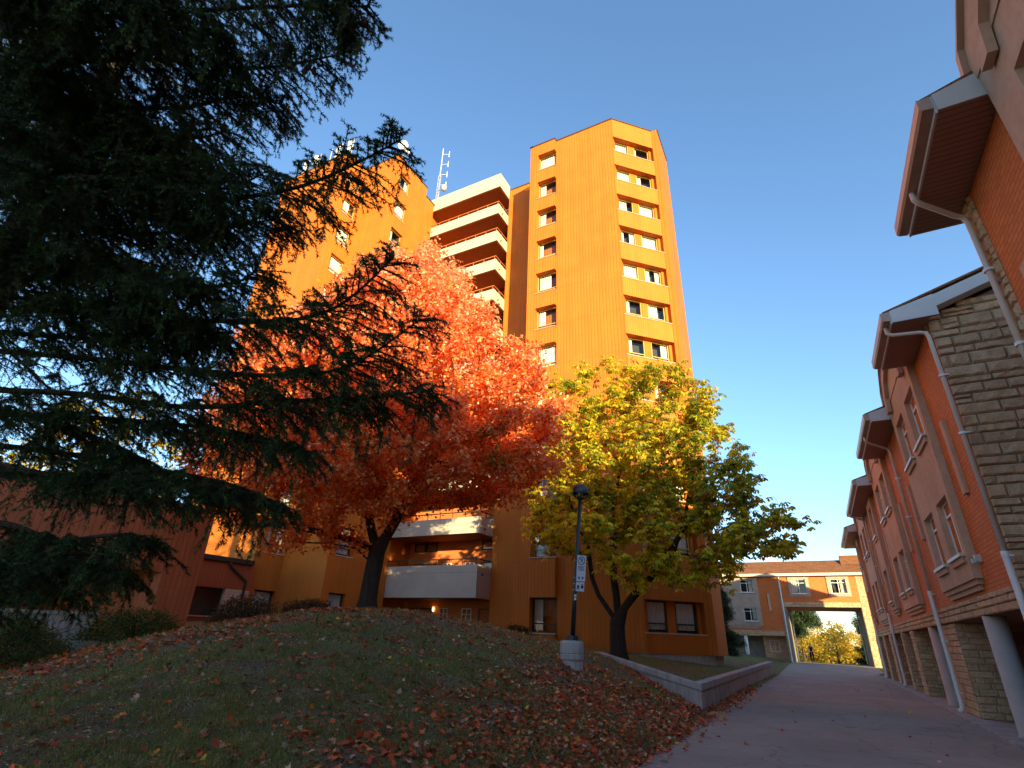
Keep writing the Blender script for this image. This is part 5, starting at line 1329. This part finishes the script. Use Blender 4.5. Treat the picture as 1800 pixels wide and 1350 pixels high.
# a few on the drive and a drift along the wall foot
xd = np.r_[RNG.normal(-2.85, .16, 900), RNG.uniform(-2.4, 2.9, 70), RNG.normal(-2.55, .14, 260)]; yd = np.r_[16.9+np.abs(RNG.normal(0, 5.5, 900)), RNG.uniform(5, 38, 70), RNG.uniform(7, 20, 260)]
x = np.r_[x, xd]; y = np.r_[y, yd]; n = len(x); z = np.where(x > -2.62, road_h(y)+.012, ground_z(x, y))
P = np.stack([x, y, z+.012+RNG.random(n)*.03], 1); d = RNG.normal(size=(n, 3)); d[:, 2] *= .30
near = np.hypot(x, y) < 7.2
LC = [(.52,.075,.025),(.66,.14,.035),(.36,.07,.03),(.56,.31,.19),(.70,.24,.06),(.22,.085,.05),(.70,.48,.04)]; LW = [3,2.2,2.4,2.2,1.2,1.5,.15]
M2 = MAPLE.copy(); M2[:, 2] += .18*np.abs(M2[:, 1])+.10*M2[:, 0]**2
S = RNG.uniform(.055, .105, n); Fr = frames_from(d, RNG.normal(0, .5, n)+np.where(RNG.random(n) < .5, 0, PI))
V, F = scatter(M2, P, Fr, S); lo = np_mesh('fallen_leaves', V, F, 'litter', None, palette(n, LC, LW, .18)); tag(lo, kind='stuff')
# the leaves that show largest are leaves of their own
LG = {}
for nm, cc_, lab in (('red', (.48,.07,.025), 'fallen red maple leaf, large, lying on the near grassy slope'), ('tan', (.46,.26,.16), 'fallen pale tan maple leaf, large and curled, lying on the near grassy slope'), ('orange', (.62,.22,.04), 'fallen bright orange maple leaf lying on the near grassy slope'), ('brown', (.20,.08,.045), 'fallen dark brown maple leaf lying on the near grassy slope')):
    MT['l'+nm] = plain(nm+' dry leaf', cc_, .7, var=.3, scale=25)
    T_ = M2.copy(); b2 = MB(); o = T_; b2.v = [(.42, 0, .02)]+[tuple(v) for v in o]; b2.f = [(0, 1+i, 1+(i+1) % 12) for i in range(12)]
    b2.tube([(0,0,0),(-.25,.02,.05),(-.5,.06,.03)], .014, 4)
    me_o = b2.build('fallen_leaf', 'l'+nm); tag(me_o, lab, 'leaf', 'large fallen leaves on the near slope'); LG[nm] = [me_o, lab, 0]
cntl = 0
while cntl < 170:
    w_ = RNG.uniform(3.6, 8.5); px = RNG.uniform(20, 1080); q = None
    # walk down the view ray column to the ground
    yy = RNG.uniform(1190, 1345); p0 = Vector((0, 0, EYE)); dr = (at(px, yy, 1)-p0)
    t_ = None
    for s in np.arange(2.5, 12, .06):
        p = p0+dr*s
        if p.z < gz(p.x, p.y): t_ = p; break
    if t_ is None or t_.x > -2.7: continue
    nm = RNG.choice(['red', 'tan', 'orange', 'brown'], p=[.42, .25, .15, .18]); src = LG[nm]
    o = src[0] if src[2] == 0 else src[0].copy()
    if src[2]: COL.objects.link(o)
    src[2] += 1; o.location = (t_.x, t_.y, t_.z+.02); s_ = RNG.uniform(.075, .125); o.scale = (s_, s_, s_*RNG.uniform(.8, 1.6)); o.rotation_euler = (RNG.normal(0, .35), RNG.normal(0, .35), RNG.uniform(0, 6.28)); cntl += 1
# ------------------------------------------------------------------ unseen block added behind the camera to cast shade over the near ground
nb = empty('shade_block', (28, -26, 0), 'unseen plain brick block added behind the camera to cast shade', 'building')
m = MB().box(16, 42, -36, -18.0, 0, 14); m.build('wall', 'brick', nb); MB().box(15.8, 42.2, -36.2, -17.8, 14.0, 14.3).build('roof_coping', 'coping', nb)
